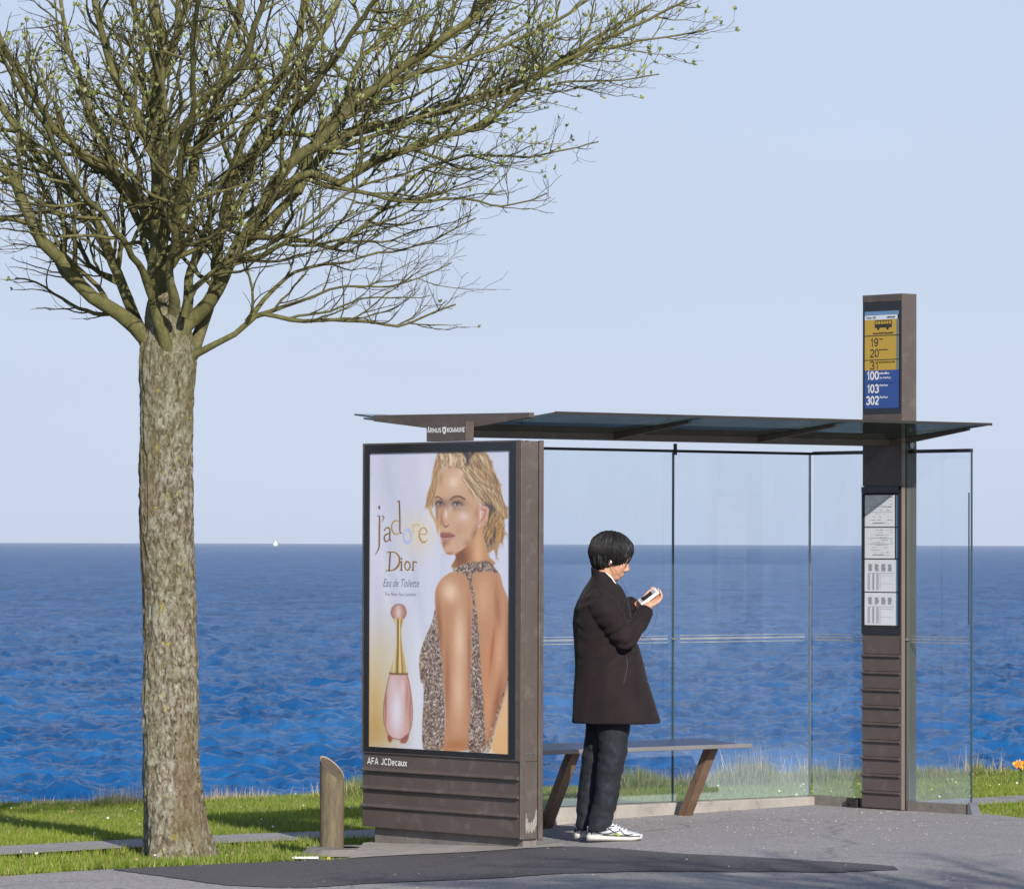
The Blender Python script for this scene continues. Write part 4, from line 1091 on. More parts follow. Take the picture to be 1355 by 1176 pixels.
# opening leaf buds, most of them high on the crown
def build_buds():
    rs = random.Random(5); V = []; Fq = []; C = []
    for p, d in leafpts:
        z = p.z + TB.z
        pr = 0.02 if z < 3.4 else (.11 if z < 3.9 else .27)
        if p.x > 1.0 and z > 3.7: pr += .12
        if rs.random() > pr: continue
        for k in range(rs.randint(4, 8)):
            dd = (d * .8 + Vector((rs.uniform(-1, 1), rs.uniform(-1, 1), rs.uniform(-.3, 1.2))) * .75).normalized()
            l = rs.uniform(.016, .038); w = l * .27; sd = dd.cross(Vector((rs.uniform(-1, 1), rs.uniform(-1, 1), rs.uniform(-1, 1)))).normalized() * w
            i = len(V); V += [p, p + dd * l * .5 + sd, p + dd * l, p + dd * l * .5 - sd]; Fq += [(i, i + 1, i + 2), (i, i + 2, i + 3)]
            c = rs.choice([(.30, .36, .10), (.22, .30, .06), (.40, .42, .20), (.34, .38, .15), (.46, .44, .30)]); C += [(*c, 1)] * 4
    tag(np_mesh('young_leaves', np.array([tuple(v) for v in V]), np.array(Fq), M_LEAF, tree, col_attr=np.array(C)), kind='stuff')
build_buds()
print('tubes', branch_T.n, twig_T.n, len(leafpts))

# a second tree of the same row, outside the frame on the road side: its crown shades the asphalt
def copy_tree(o, parent=None):
    c = o.copy(); col.objects.link(c); c.parent = parent
    for ch in [x for x in list(bpy.data.objects) if x.parent == o]: copy_tree(ch, c)
    return c
t2 = copy_tree(tree); t2.location = (4.8, 13.6, -.05); t2.rotation_euler = (0, 0, R(140))
t2['label'] = 'second tree of the row standing on the road side, out of view to the right'
t3 = copy_tree(tree); t3.location = (4.0, 10.7, -.05); t3.rotation_euler = (0, 0, R(250))  # unseen extra copy, added to thicken the crown shade on the asphalt
t3['label'] = 'third tree nearest the camera, added to thicken the shade on the asphalt, out of view to the right'
# ------------------------------------------------------------------ the printed poster, painted as a picture in memory
PW, PH = 500, 760
def pxy(pts):
    "photograph pixels -> poster pixels (row 0 at the top)"
    o = []
    for x, y in pts:
        p = (x - 490.3) / 185.2
        yt = 599 - 2.6 * p; yb = 988.7 + 8.2 * p
        o.append((p * PW, (y - yt) / (yb - yt) * PH))
    return o
def CA(pts): return pxy([(555 + x / 6.915, 590 + y / 6.915) for x, y in pts])     # head
def CB(pts): return pxy([(550 + x / 4.356, 730 + y / 4.356) for x, y in pts])     # back and dress
def CC(pts): return pxy([(480 + x / 6.533, 650 + y / 6.533) for x, y in pts])     # lettering
def CD(pts): return pxy([(480 + x / 5.345, 780 + y / 5.345) for x, y in pts])     # bottle
YY, XX = np.mgrid[0:PH, 0:PW].astype(np.float32) + .5
IMG = np.empty((PH, PW, 3), np.float32)
def blur(a, r):
    r = int(r)
    if r < 1: return a
    for _ in range(2):
        for ax in (0, 1):
            pad = [(0, 0), (0, 0)]; pad[ax] = (r + 1, r)
            c = np.cumsum(np.pad(a, pad, mode='edge'), axis=ax)
            a = (c[2 * r + 1:, :] - c[:-2 * r - 1, :]) / (2 * r + 1) if ax == 0 else (c[:, 2 * r + 1:] - c[:, :-2 * r - 1]) / (2 * r + 1)
    return a
def polymask(pts, soft=1):
    inside = np.zeros((PH, PW), bool); n = len(pts)
    for i in range(n):
        x1, y1 = pts[i]; x2, y2 = pts[(i + 1) % n]
        if y1 == y2: continue
        c = ((YY > min(y1, y2)) & (YY <= max(y1, y2)) & (XX < (YY - y1) * (x2 - x1) / (y2 - y1) + x1)); inside ^= c
    return blur(inside.astype(np.float32), soft)
def spline(pts, n=8, closed=True):
    P = list(pts); o = []; N_ = len(P)
    rng = range(N_) if closed else range(N_ - 1)
    for i in rng:
        g = (lambda k: P[k % N_]) if closed else (lambda k: P[max(0, min(N_ - 1, k))])
        a, b_, c_, d_ = g(i - 1), g(i), g(i + 1), g(i + 2)
        for k in range(n):
            t = k / n; o.append(tuple(.5 * ((2 * b_[j]) + (c_[j] - a[j]) * t + (2 * a[j] - 5 * b_[j] + 4 * c_[j] - d_[j]) * t * t + (3 * b_[j] - a[j] - 3 * c_[j] + d_[j]) * t ** 3) for j in range(len(b_))))
    if not closed: o.append(tuple(P[-1]))
    return o
def comp(mask, colr, alpha=1.0):
    m_ = np.clip(mask * alpha, 0, 1)[..., None]
    IMG[:] = IMG * (1 - m_) + np.asarray(colr, np.float32) * m_
def fill(pts, c, soft=1, alpha=1.0, curve=True):
    m_ = polymask(spline(pts) if curve else pts, soft); comp(m_, c, alpha); return m_
def stroke(pts, ws, c, alpha=1.0, soft=.8, clip=None):
    "polyline with varying half width"
    D = np.zeros((PH, PW), np.float32); n = len(pts)
    xs_ = [p[0] for p in pts]; ys_ = [p[1] for p in pts]; mw = max(ws) + 3
    x0_, x1_, y0_, y1_ = int(max(0, min(xs_) - mw)), int(min(PW, max(xs_) + mw + 1)), int(max(0, min(ys_) - mw)), int(min(PH, max(ys_) + mw + 1))
    if x1_ <= x0_ or y1_ <= y0_: return
    X, Y = XX[y0_:y1_, x0_:x1_], YY[y0_:y1_, x0_:x1_]; M_ = np.zeros_like(X)
    for i in range(n - 1):
        (ax, ay), (bx, by) = pts[i][:2], pts[i + 1][:2]; dx, dy = bx - ax, by - ay; q = dx * dx + dy * dy + 1e-6
        t = np.clip(((X - ax) * dx + (Y - ay) * dy) / q, 0, 1); w = ws[i] + (ws[i + 1] - ws[i]) * t
        d = np.hypot(X - ax - t * dx, Y - ay - t * dy); M_ = np.maximum(M_, np.clip((w - d) / soft + .5, 0, 1))
    if clip is not None: M_ = M_ * clip[y0_:y1_, x0_:x1_]
    m_ = (M_ * alpha)[..., None]
    IMG[y0_:y1_, x0_:x1_] = IMG[y0_:y1_, x0_:x1_] * (1 - m_) + np.asarray(c, np.float32) * m_
def blob(cx_, cy_, rx, ry, c, alpha=1.0, ang=0, clip=None, pw=2):
    a = R(ang); dx, dy = XX - cx_, YY - cy_; u = (dx * math.cos(a) + dy * math.sin(a)) / rx; v = (-dx * math.sin(a) + dy * math.cos(a)) / ry
    m_ = np.exp(-(u * u + v * v) ** (pw / 2)) * alpha
    if clip is not None: m_ = m_ * clip
    comp(m_, c)
def s8(*c): return tuple(x / 255 for x in c)

def paint_poster():
    rs = random.Random(4)
    # silky pale ground, warm towards the lower left
    g = (YY / PH)[..., None]
    IMG[:] = np.array(s8(206, 208, 228)) * (1 - g) + np.array(s8(212, 218, 236)) * g
    for k in range(26):
        x = rs.uniform(0, 300); y = rs.uniform(0, PH)
        blob(x, y, rs.uniform(10, 26), rs.uniform(60, 170), s8(*rs.choice([(186, 190, 216), (226, 228, 242), (196, 202, 226), (232, 232, 244)])), .35, rs.uniform(-14, 14))
    blob(0, 640, 95, 150, s8(205, 172, 110), .9); blob(10, 720, 100, 60, s8(188, 150, 84), .7); blob(60, 520, 60, 80, s8(214, 200, 170), .5)
    blob(470, 730, 60, 70, s8(236, 200, 140), .8)
    blob(175, 210, 60, 50, s8(240, 214, 160), .5)
    sk, skd, skl = s8(206, 166, 134), s8(138, 88, 56), s8(226, 192, 166)
    # back hair
    hair = CA([(195, 55), (330, 52), (470, 50), (600, 50), (660, 130), (700, 250), (745, 350), (765, 470), (800, 560), (815, 650), (770, 690), (790, 800), (760, 880), (735, 900), (715, 1030), (690, 950), (640, 980), (610, 900), (600, 700), (560, 500), (300, 200), (180, 260), (150, 400), (100, 540), (75, 545), (90, 440), (125, 330), (135, 240), (165, 120)])
    hm = fill(hair, s8(166, 132, 94), 1)
    for k in range(520):
        t = rs.random()
        x = rs.uniform(420, 780); y = rs.uniform(50, 850)
        L_ = rs.uniform(50, 160); a = R(rs.uniform(35, 75) + (y / 900) * 30)
        p = CA([(x, y), (x + L_ * .5 * math.cos(a), y + L_ * .5 * math.sin(a)), (x + L_ * math.cos(a) * .9, y + L_ * math.sin(a) * 1.05)])
        stroke(p, [.3, rs.uniform(.8, 2.0), .3], s8(*rs.choice([(204, 174, 128), (122, 92, 66), (230, 206, 168), (92, 70, 54), (176, 140, 98)])), .75, clip=hm)
    dk = fill(CA([(415, 50), (520, 50), (470, 120), (455, 180), (415, 180)]), s8(66, 58, 58), 3)
    fill(CA([(600, 540), (700, 560), (720, 640), (690, 700), (720, 800), (640, 930), (605, 800)]), s8(70, 62, 62), 3, .85)
    # neck
    nk = fill(CA([(330, 900), (520, 780), (600, 720), (615, 880), (640, 1000), (690, 1090), (330, 1120), (350, 1020)]), s8(190, 136, 94), 1)
    nc = CA([(390, 1010)])[0]; blob(nc[0], nc[1], 34, 40, s8(112, 62, 34), .85, -30, nk)
    nc = CA([(550, 960)])[0]; blob(nc[0], nc[1], 20, 60, s8(224, 178, 138), .8, 0, nk)
    # face
    face = CA([(205, 215), (300, 195), (400, 215), (470, 290), (520, 420), (560, 520), (575, 640), (555, 740), (510, 850), (430, 930), (350, 985), (290, 995), (250, 970), (225, 890), (205, 800), (180, 720), (163, 640), (160, 560), (155, 480), (165, 380), (180, 290)])
    fm = fill(face, sk, 1)
    for (x, y, rx, ry, c, al, an) in [(330, 330, 55, 60, (232, 206, 182), .9, 0), (420, 640, 50, 42, (228, 208, 200), .8, 0), (260, 620, 14, 40, (232, 210, 200), .9, 0), (330, 900, 30, 26, (214, 172, 144), .7, 0),
                                      (520, 800, 24, 80, (148, 98, 70), .7, 25), (540, 620, 30, 60, (170, 116, 92), .6, 0), (180, 620, 12, 80, (150, 104, 80), .8, 0), (210, 300, 20, 60, (168, 124, 92), .6, 0), (480, 400, 24, 50, (176, 130, 96), .6, 0),
                                      (240, 900, 12, 40, (150, 100, 74), .7, 0), (290, 985, 45, 12, (150, 96, 62), .7, 0)]:
        q = CA([(x, y)])[0]; blob(q[0], q[1], rx / 6.915 * 2.7, ry / 6.915 * 1.95, s8(*c), al, an, fm)
    def P_(x, y): return CA([(x, y)])[0]
    def st(pts, ws, c, a_=1.0): stroke(CA(pts), ws, s8(*c), a_)
    # brows, eyes
    st(spline([(295, 495), (330, 468), (380, 462), (435, 490)], 6, False), [2.2] * 18 + [.6], (98, 64, 44), .9)
    st(spline([(160, 470), (190, 465), (230, 495)], 6, False), [1.8] * 12 + [1.], (98, 64, 44), .9)
    for (x, y, w) in ((355, 530, 62), (200, 525, 48)):
        q = P_(x, y); blob(q[0], q[1], w * .5, w * .22, s8(92, 62, 54), .75, 0, fm)
        q = P_(x + 4, y + 4); blob(q[0], q[1], w * .19, 4.2, s8(196, 186, 190), .85, 0, None, 4)
        blob(q[0] + 1, q[1] - .5, 4.8, 4.6, s8(62, 50, 52), .95, 0, None, 4)
        st([(x - w * .75, y + 8), (x - w * .3, y - 16), (x + w * .3, y - 16), (x + w * .85, y + 6)], [.8, 1.6, 1.6, .8], (44, 28, 24), .9)
    for (x, y, rx, ry, c, al) in [(390, 250, 50, 40, (226, 196, 170), .6), (470, 560, 40, 60, (196, 150, 122), .5), (300, 560, 20, 50, (232, 206, 190), .5), (215, 640, 12, 60, (150, 104, 84), .6), (380, 560, 60, 14, (214, 184, 170), .5), (380, 760, 40, 50, (190, 142, 114), .5), (455, 890, 34, 30, (140, 92, 64), .45)]:
        q = CA([(x, y)])[0]; blob(q[0], q[1], rx / 6.915 * 2.7, ry / 6.915 * 1.95, s8(*c), al, 0, fm)
    # nose, lips, ear
    st([(245, 520), (232, 600), (222, 690)], [1.5, 2.0, 1.5], (162, 116, 92), .45)
    st([(235, 722), (258, 742), (285, 720)], [1.2, 2.2, 1.2], (112, 66, 52), .75)
    q = P_(225, 700); blob(q[0], q[1], 8, 8, s8(150, 102, 80), .6)
    fill(CA([(208, 800), (240, 786), (262, 794), (290, 790), (345, 822), (300, 832), (240, 838), (212, 830)]), s8(158, 96, 88), 1)
    fill(CA([(214, 832), (260, 836), (335, 826), (300, 862), (250, 872), (222, 862)]), s8(196, 136, 128), 1)
    st([(210, 828), (250, 834), (342, 824)], [.6, 1.2, .6], (98, 52, 48))
    q = P_(255, 885); blob(q[0], q[1], 14, 7, s8(140, 92, 70), .6)
    fill(CA([(560, 560), (600, 545), (645, 570), (640, 660), (610, 720), (570, 730), (553, 680)]), s8(206, 160, 140), 1)
    st([(585, 580), (620, 590), (600, 660), (575, 690)], [1.5, 2, 2, 1.2], (150, 92, 78), .7); st([(575, 600), (570, 660)], [3, 2], (236, 214, 208), .8)
    # hair over the forehead and the near side
    for k in range(240):
        u = rs.random()
        x0_, y0_ = 170 + rs.uniform(0, 240), rs.uniform(55, 100); e_ = rs.uniform(-1, 1)
        st(spline([(x0_, y0_), (x0_ + 30 * e_ + 10, y0_ + 60), (x0_ - 20 + 60 * u, 195 + rs.uniform(-16, 10))], 4, False), [.6, 1, 1.6, 1.8, 1.8, 1.4, 1, .7, .4], rs.choice([(212, 184, 142), (150, 116, 82), (112, 82, 60), (236, 214, 178)]), .7)
    for k in range(150):
        x0_ = rs.uniform(395, 470); y0_ = rs.uniform(170, 300)
        st(spline([(x0_, y0_), (x0_ + 70, y0_ + 90 + rs.uniform(-20, 20)), (x0_ + 150 + rs.uniform(-30, 60), y0_ + 190 + rs.uniform(-30, 60))], 5, False), [.5, 1, 1.5, 1.7, 1.7, 1.5, 1.2, 1, .8, .6, .4], rs.choice([(214, 184, 140), (140, 106, 74), (100, 74, 56), (238, 216, 178)]), .7)
    for k in range(70):
        x0_ = rs.uniform(165, 210); 
        st(spline([(x0_, 110 + rs.uniform(0, 60)), (150 + rs.uniform(-10, 30), 260), (140 + rs.uniform(-15, 25), 400), (95 + rs.uniform(-20, 60), 540 + rs.uniform(-30, 40))], 4, False), [.5, .8, 1, 1.2, 1.4, 1.4, 1.4, 1.2, 1, .9, .8, .6, .4], rs.choice([(206, 172, 124), (160, 122, 80), (124, 88, 58)]), .65)
    for k in range(16):
        st(spline([(100 + rs.uniform(-10, 20), 540), (125 + rs.uniform(-10, 15), 620), (165 + rs.uniform(-15, 15), 690), (190, 820 + rs.uniform(-40, 20))], 4, False), [.8] * 12 + [.3], (196, 160, 100), .6)
    for k in range(110):
        x0_ = rs.uniform(640, 790); y0_ = rs.uniform(560, 800)
        st([(x0_, y0_), (x0_ - rs.uniform(0, 40), y0_ + 60), (x0_ - rs.uniform(-10, 60), y0_ + rs.uniform(90, 190))], [.4, 1.4, .4], rs.choice([(214, 172, 104), (160, 116, 66), (196, 150, 84), (96, 70, 52)]), .75)
    for k in range(90):     # flyaway ends round the outline of the hair
        x0_, y0_ = hair[rs.randrange(2, 26) % len(hair)]
        a = math.atan2(y0_ - 300, x0_ - 390) + rs.uniform(-.2, 1.1); l = rs.uniform(5, 17)
        stroke([(x0_ - 3 * math.cos(a), y0_ - 3 * math.sin(a)), (x0_ + l * .5 * math.cos(a) + rs.uniform(-4, 4), y0_ + l * .5 * math.sin(a) + rs.uniform(0, 6)), (x0_ + l * math.cos(a) * .6, y0_ + abs(l) * .9)], [1.1, .8, .3], s8(*rs.choice([(190, 150, 100), (150, 112, 74), (206, 176, 130)])), .6)
    # back, shoulder, arm
    bk_ = fill(CB([(250, 110), (330, 95), (470, 105), (510, 200), (545, 330), (548, 700), (530, 780), (480, 960), (440, 1080), (400, 1130), (160, 1140), (185, 1000), (175, 760), (150, 540), (128, 360), (124, 240), (150, 170), (200, 125)]), s8(190, 138, 100), 1)
    for (x, y, rx, ry, c, al, an) in [(210, 230, 48, 60, (236, 206, 178), .9, 20), (265, 500, 34, 170, (230, 196, 166), .9, 0), (260, 800, 34, 170, (226, 188, 156), .85, 0), (150, 420, 14, 150, (140, 88, 54), .8, -6), (195, 750, 16, 200, (156, 98, 60), .8, 0),
                                      (320, 600, 10, 300, (150, 98, 66), .7, 0), (400, 260, 50, 120, (216, 170, 132), .7, 0), (480, 330, 16, 130, (150, 96, 62), .65, -6), (420, 640, 30, 170, (206, 138, 92), .7, 6), (450, 560, 10, 130, (172, 90, 52), .8, 8),
                                      (490, 560, 22, 140, (220, 168, 128), .7, 4), (540, 520, 14, 180, (140, 86, 54), .8, 0), (480, 860, 20, 150, (150, 84, 46), .8, 14), (420, 900, 26, 150, (214, 148, 100), .6, 10), (250, 1110, 70, 30, (170, 108, 66), .7, 0)]:
        q = CB([(x, y)])[0]; blob(q[0], q[1], rx / 4.356 * 2.7, ry / 4.356 * 1.95, s8(*c), al, an, bk_)
    fill(CB([(548, 740), (500, 900), (462, 1060), (455, 1150), (548, 1155)]), s8(222, 176, 122), 2, .9)
    # jewelled dress and straps
    dress = [CB([(124, 335), (110, 400), (60, 520), (35, 620), (42, 740), (62, 800), (58, 1130), (160, 1140), (182, 1000), (176, 800), (162, 600), (140, 450)]),
             CB([(335, 430), (368, 440), (378, 560), (392, 760), (404, 900), (412, 1080), (400, 1150), (318, 1145), (332, 900), (330, 700), (336, 560)]),
             CB([(228, 100), (300, 66), (380, 58), (430, 55), (480, 122), (440, 112), (350, 118), (335, 135), (330, 190), (322, 200), (300, 135), (240, 112)]),
             CB([(318, 190), (332, 190), (348, 240), (350, 300), (362, 360), (366, 440), (338, 440), (340, 300), (334, 240)]), CB([(545, 690), (548, 740), (500, 900), (460, 1060), (440, 1140), (405, 1150), (430, 1060), (480, 900)])]
    for i, dp in enumerate(dress):
        dm = polymask(spline(dp, 5), 1); comp(dm, s8(122, 100, 90), .95 if i < 4 else .35)
        xs_ = [p[0] for p in dp]; ys_ = [p[1] for p in dp]; ar = (max(xs_) - min(xs_)) * (max(ys_) - min(ys_))
        for k in range(int(ar / (11 if i < 4 else 60))):
            x, y = rs.uniform(min(xs_), max(xs_)), rs.uniform(min(ys_), max(ys_)); a = rs.uniform(0, 6.28); l = rs.uniform(2, 5)
            stroke([(x, y), (x + l * math.cos(a), y + l * math.sin(a))], [1.3, .8], s8(*rs.choice([(60, 44, 40), (88, 68, 60), (40, 30, 30), (206, 190, 176), (236, 228, 220), (168, 140, 120), (190, 164, 140)])), .85, clip=dm)
    # bottle
    ball_ = CD([(268, 105), (305, 120), (322, 160), (308, 200), (282, 215), (250, 213), (222, 195), (212, 160), (228, 120)])
    bm_ = fill(ball_, s8(176, 128, 118), 1); q = CD([(266, 165)])[0]; blob(q[0], q[1], 13, 24, s8(228, 206, 206), .9, 0, bm_); stroke(spline(ball_), [1.2] * 73, s8(120, 84, 70), .8)
    nkm = fill(CD([(232, 210), (300, 210), (285, 280), (292, 400), (318, 520), (325, 600), (206, 600), (236, 480), (250, 360), (250, 270)]), s8(196, 172, 120), 1)
    for x0_, w, c in ((262, 4, (110, 84, 36)), (275, 4, (236, 214, 160)), (284, 3, (150, 112, 48)), (246, 3, (226, 214, 190)), (303, 3, (214, 206, 200))):
        stroke(CD([(x0_, 215), (x0_ * .98 + 6, 400), (x0_ * 1.0 + (x0_ - 268) * .8, 600)]), [w * .8, w * .7, w], s8(*c), .75, clip=nkm)
    bo = CD([(206, 598), (207, 598), (326, 598), (328, 598), (350, 690), (368, 840), (362, 960), (330, 1040), (270, 1062), (205, 1040), (168, 960), (160, 840), (182, 700)])
    bm_ = fill(bo, s8(206, 164, 158), 1)
    for (x, y, rx, ry, c, al) in [(255, 860, 50, 190, (226, 224, 240), .95), (225, 700, 20, 90, (214, 196, 204), .8), (330, 760, 14, 140, (190, 138, 126), .9), (175, 800, 8, 180, (150, 96, 84), .8), (352, 850, 7, 160, (160, 108, 96), .8), (300, 700, 14, 60, (226, 208, 214), .7)]:
        q = CD([(x, y)])[0]; blob(q[0], q[1], rx / 5.345 * 2.7, ry / 5.345 * 1.95, s8(*c), al, 0, bm_)
    stroke(spline(bo), [1.3] * 200, s8(132, 84, 74), .8)
    fill(CD([(195, 1030), (225, 1062), (205, 1085), (190, 1060)]), s8(140, 76, 66), 1, .9); fill(CD([(345, 1020), (325, 1085), (280, 1085), (290, 1060)]), s8(150, 84, 74), 1, .9)
    stroke(CD([(210, 598), (326, 600)]), [2.2, 2.2], s8(110, 76, 50), .9)
    for ch in range(3): IMG[..., ch] = .35 * IMG[..., ch] + .65 * blur(IMG[..., ch].copy(), 1)
    # gold lettering, stroke by stroke
    G1, G2, G3 = (122, 90, 44), (176, 142, 84), (206, 180, 130)
    def let(pts, ws, c, closed=False): p = CC(spline(pts, 6, closed)); ws = [w_ * .84 for w_ in ws]; n = len(p); stroke(p, [ws[0] + (ws[-1] - ws[0]) * i / (n - 1) if len(ws) == 2 else np.interp(i / (n - 1), np.linspace(0, 1, len(ws)), ws) for i in range(n)], s8(*c), .95, .9)
    let([(150, 132), (151, 142)], [4.2, 4.2], (96, 84, 84))
    let([(132, 212), (158, 214)], [1.2, 2.4], (140, 124, 110)); let([(154, 214), (153, 300), (152, 420), (148, 490), (115, 548)], [3.0, 3.8, 3.8, 3.0, .8], (128, 98, 72))
    let([(183, 212), (192, 228), (174, 262)], [2.6, 2.2, .7], (124, 104, 88))
    let([(198, 335), (218, 312), (243, 322), (246, 360), (246, 415), (258, 428)], [2.4, 1.6, 2.6, 3.2, 3.0, 1.2], G1); let([(244, 362), (205, 378), (196, 410), (214, 434), (244, 412)], [1.4, 2.6, 3.2, 2.2, 1.2], G1)
    let([(308, 88), (330, 84)], [1.0, 2.4], G1); let([(328, 86), (332, 180), (334, 280), (336, 350), (352, 362)], [3.0, 3.6, 3.4, 3.0, 1.0], G1)
    let([(332, 262), (295, 252), (266, 280), (262, 325), (285, 364), (320, 366), (334, 345)], [1.4, 2.0, 3.2, 3.6, 2.4, 1.4, 1.2], G2)
    let([(400 + 33 * math.cos(k * math.tau / 12), 388 + 58 * math.sin(k * math.tau / 12)) for k in range(12)], [4.6, 4.6], (176, 192, 236), True); let([(452, 292), (452, 340), (452, 370)], [1.6, 2.0, 1.6], G3); let([(436, 286), (452, 292)], [1, 1.6], G3); let([(454, 306), (466, 288), (486, 284), (500, 296)], [1.2, 1.8, 2.8, 2.6], G3)
    let([(508, 370), (568, 366), (562, 328), (535, 314), (510, 340), (505, 390), (525, 432), (552, 438), (572, 420)], [1.2, 1.4, 2.4, 1.6, 2.6, 3.6, 3.2, 2.4, .8], G2)
    D1, D2 = (150, 112, 44), (120, 88, 50)
    let([(222, 526), (285, 526), (325, 560), (332, 610), (312, 655), (270, 682), (212, 685)], [1.6, 1.8, 3.4, 4.6, 4.0, 2.0, 1.6], D1); let([(250, 528), (246, 600), (240, 684)], [3.4, 3.6, 3.4], D2)
    let([(349, 578), (351, 584)], [3.0, 2.6], D2); let([(350, 610), (348, 680)], [3.0, 3.0], D2); let([(340, 610), (350, 610)], [1, 1.5], D2); let([(338, 681), (360, 681)], [1, 1], D2)
    let([(400, 606), (422, 626), (424, 656), (404, 682), (382, 664), (380, 630)], [1.8, 3.2, 3.2, 1.8, 3.2, 3.2], D1, True)
    let([(452, 610), (450, 680)], [3.0, 3.0], D2); let([(452, 625), (466, 608), (480, 614)], [1.4, 2.2, 3.0], D1); let([(438, 681), (464, 681)], [1, 1], D2)
    # faint reflections of clouds in the cover glass are left to the renderer
    IMG[:] = np.clip(IMG + blur(np.random.RandomState(1).normal(0, 1, (PH, PW)).astype(np.float32), 1)[..., None] * .02, 0, 1)
paint_poster()
bi = bpy.data.images.new('perfume_poster', PW, PH, alpha=False)
px_ = np.ones((PH, PW, 4), np.float32); px_[..., :3] = IMG[::-1]
bi.pixels.foreach_set(px_.ravel()); bi.update(); bi.pack()
m, nt, b = nodes_of('poster_print'); M_POST = m
ti = nt.nodes.new('ShaderNodeTexImage'); ti.image = bi; ti.interpolation = 'Linear'
nt.links.new(ti.outputs[0], b.inputs['Base Color']); b.inputs['Roughness'].default_value = .35
b.inputs['Coat Weight'].default_value = .6; b.inputs['Coat Roughness'].default_value = .03
po = mesh_obj('poster', [(-.003, 1.3699, .4541), (-.003, .0941, .4541), (-.003, .0941, 2.1639), (-.003, 1.3699, 2.1639)], [(0, 1, 2, 3)], M_POST, ad)
uv = po.data.uv_layers.new(name='UVMap')
for i, c in enumerate(((0, 0), (1, 0), (1, 1), (0, 1))): uv.data[i].uv = c
MPO = face_plane(-.0036, 1.3699)
M_LILAC = simple('lilac_print', (.19, .20, .30), .5, 0, .1)
lettering('Eau de Toilette', .128, 1.388, .066, MPO, M_LILAC, ad, 'poster_lettering', shear=.35, width=.335)['kind'] = 'stuff'
tag(lettering('The New Eau Lumière', .140, 1.336, .028, MPO, M_LILAC, ad, 'poster_lettering', width=.295), kind='stuff')
# ------------------------------------------------------------------ the person: faces right, head bowed over a white handheld device
PY_ = 26.55
PO = at(803, 1108, PY_)
per = thing('person', 'person with black bob hair in a long dark coat looking down at a white device', 'person', PO)
def q(px, py, dy=0.0):
    p = at(px, py, PY_); return Vector((p.x - PO.x, dy, p.z - PO.z))
KP = PY_ / F
def ellipse_ring(cx_, cy_, z, rx, ry, n=40, pw=2.0, tilt=0.0, tiltx=0.0):
    o = []
    for k in range(n):
        a = k * math.tau / n; c_, s_ = math.cos(a), math.sin(a)
        x = rx * math.copysign(abs(c_) ** (2 / pw), c_); y = ry * math.copysign(abs(s_) ** (2 / pw), s_)
        o.append((cx_ + x, cy_ + y, z + tilt * y + tiltx * x))
    return o
def remeshed(mb, name, m, parent, voxel, smooth_it=4, fn=None, post=1):
    "union of overlapping solids as one continuous skin"
    o = mb.build(name, None, None)
    md = o.modifiers.new('r', 'REMESH'); md.mode = 'VOXEL'; md.voxel_size = voxel; md.use_smooth_shade = True
    sm = o.modifiers.new('s', 'SMOOTH'); sm.iterations = smooth_it; sm.factor = .5
    bpy.context.view_layer.update()
    me = bpy.data.meshes.new_from_object(o.evaluated_get(bpy.context.evaluated_depsgraph_get()))
    bpy.data.objects.remove(o)
    if fn:
        me.update(); nv = len(me.vertices)
        nor = [v.normal.copy() for v in me.vertices]
        for v, n_ in zip(me.vertices, nor): v.co = v.co + n_ * fn(v.co, n_)
        me.update()
    me.name = name; me.materials.clear()
    for mm in (m if isinstance(m, (list, tuple)) else [m]): me.materials.append(mm)
    me.polygons.foreach_set('use_smooth', [True] * len(me.polygons))
    return link(bpy.data.objects.new(name, me), parent)

m, nt, b = nodes_of('skin'); M_SKIN = m
nt.links.new(ramp(nt, noise_tex(nt, 30, 4, .6), [(.3, (.46, .235, .145)), (.7, (.56, .31, .205))]), b.inputs['Base Color'])
b.inputs['Roughness'].default_value = .5; b.inputs['Subsurface Weight'].default_value = .12; b.inputs['Subsurface Radius'].default_value = (.02, .008, .004); b.inputs['Subsurface Scale'].default_value = .3

# body: head, neck, arms, hands, trunk and legs in one skin
HC = q(811, 738)           # centre of the head
TILT = Matrix.Rotation(R(24), 3, 'Y')
def h(x, y, z): return HC + TILT @ Vector((x, y, z))
B_ = MB()
B_.ball(h(-.012, 0, .022), (.098, .075, .092), 24, 18, TILT)        # skull
B_.ball(h(.022, 0, -.035), (.068, .060, .085), 20, 16, TILT)        # face
B_.ball(h(.052, 0, -.088), (.034, .036, .030), 16, 12, TILT)        # chin
B_.ball(h(.062, 0, -.012), (.030, .045, .035), 16, 12, TILT)        # cheeks and eye line
B_.ball(h(.066, 0, .030), (.028, .048, .034), 14, 10, TILT)         # brow
B_.tube([h(.078, 0, .012), h(.104, 0, -.030), h(.090, 0, -.040)], [.009, .0135, .009], 12)   # nose
for s_ in (-1, 1): B_.ball(h(.094, s_ * .010, -.036), (.009, .007, .007), 10, 8, TILT)
B_.ball(h(.083, 0, -.062), (.014, .022, .0065), 14, 8, TILT); B_.ball(h(.081, 0, -.074), (.013, .020, .007), 14, 8, TILT)    # lips
for s_ in (-1, 1):
    B_.ball(h(.072, s_ * .028, -.002), (.012, .013, .010), 12, 8, TILT)     # eyelids
    B_.loft([[h(-.006 + .018 * math.cos(a) * w, s_ * (.070 + d_), -.018 + .030 * math.sin(a) * w) for a in np.linspace(0, math.tau, 15)[:-1]] for w, d_ in ((.6, 0), (1, .006), (1.05, .012), (.8, .016))])   # ears
B_.tube([h(-.02, 0, -.05), q(800, 770), q(794, 790)], [.056, .056, .072], 20)   # neck
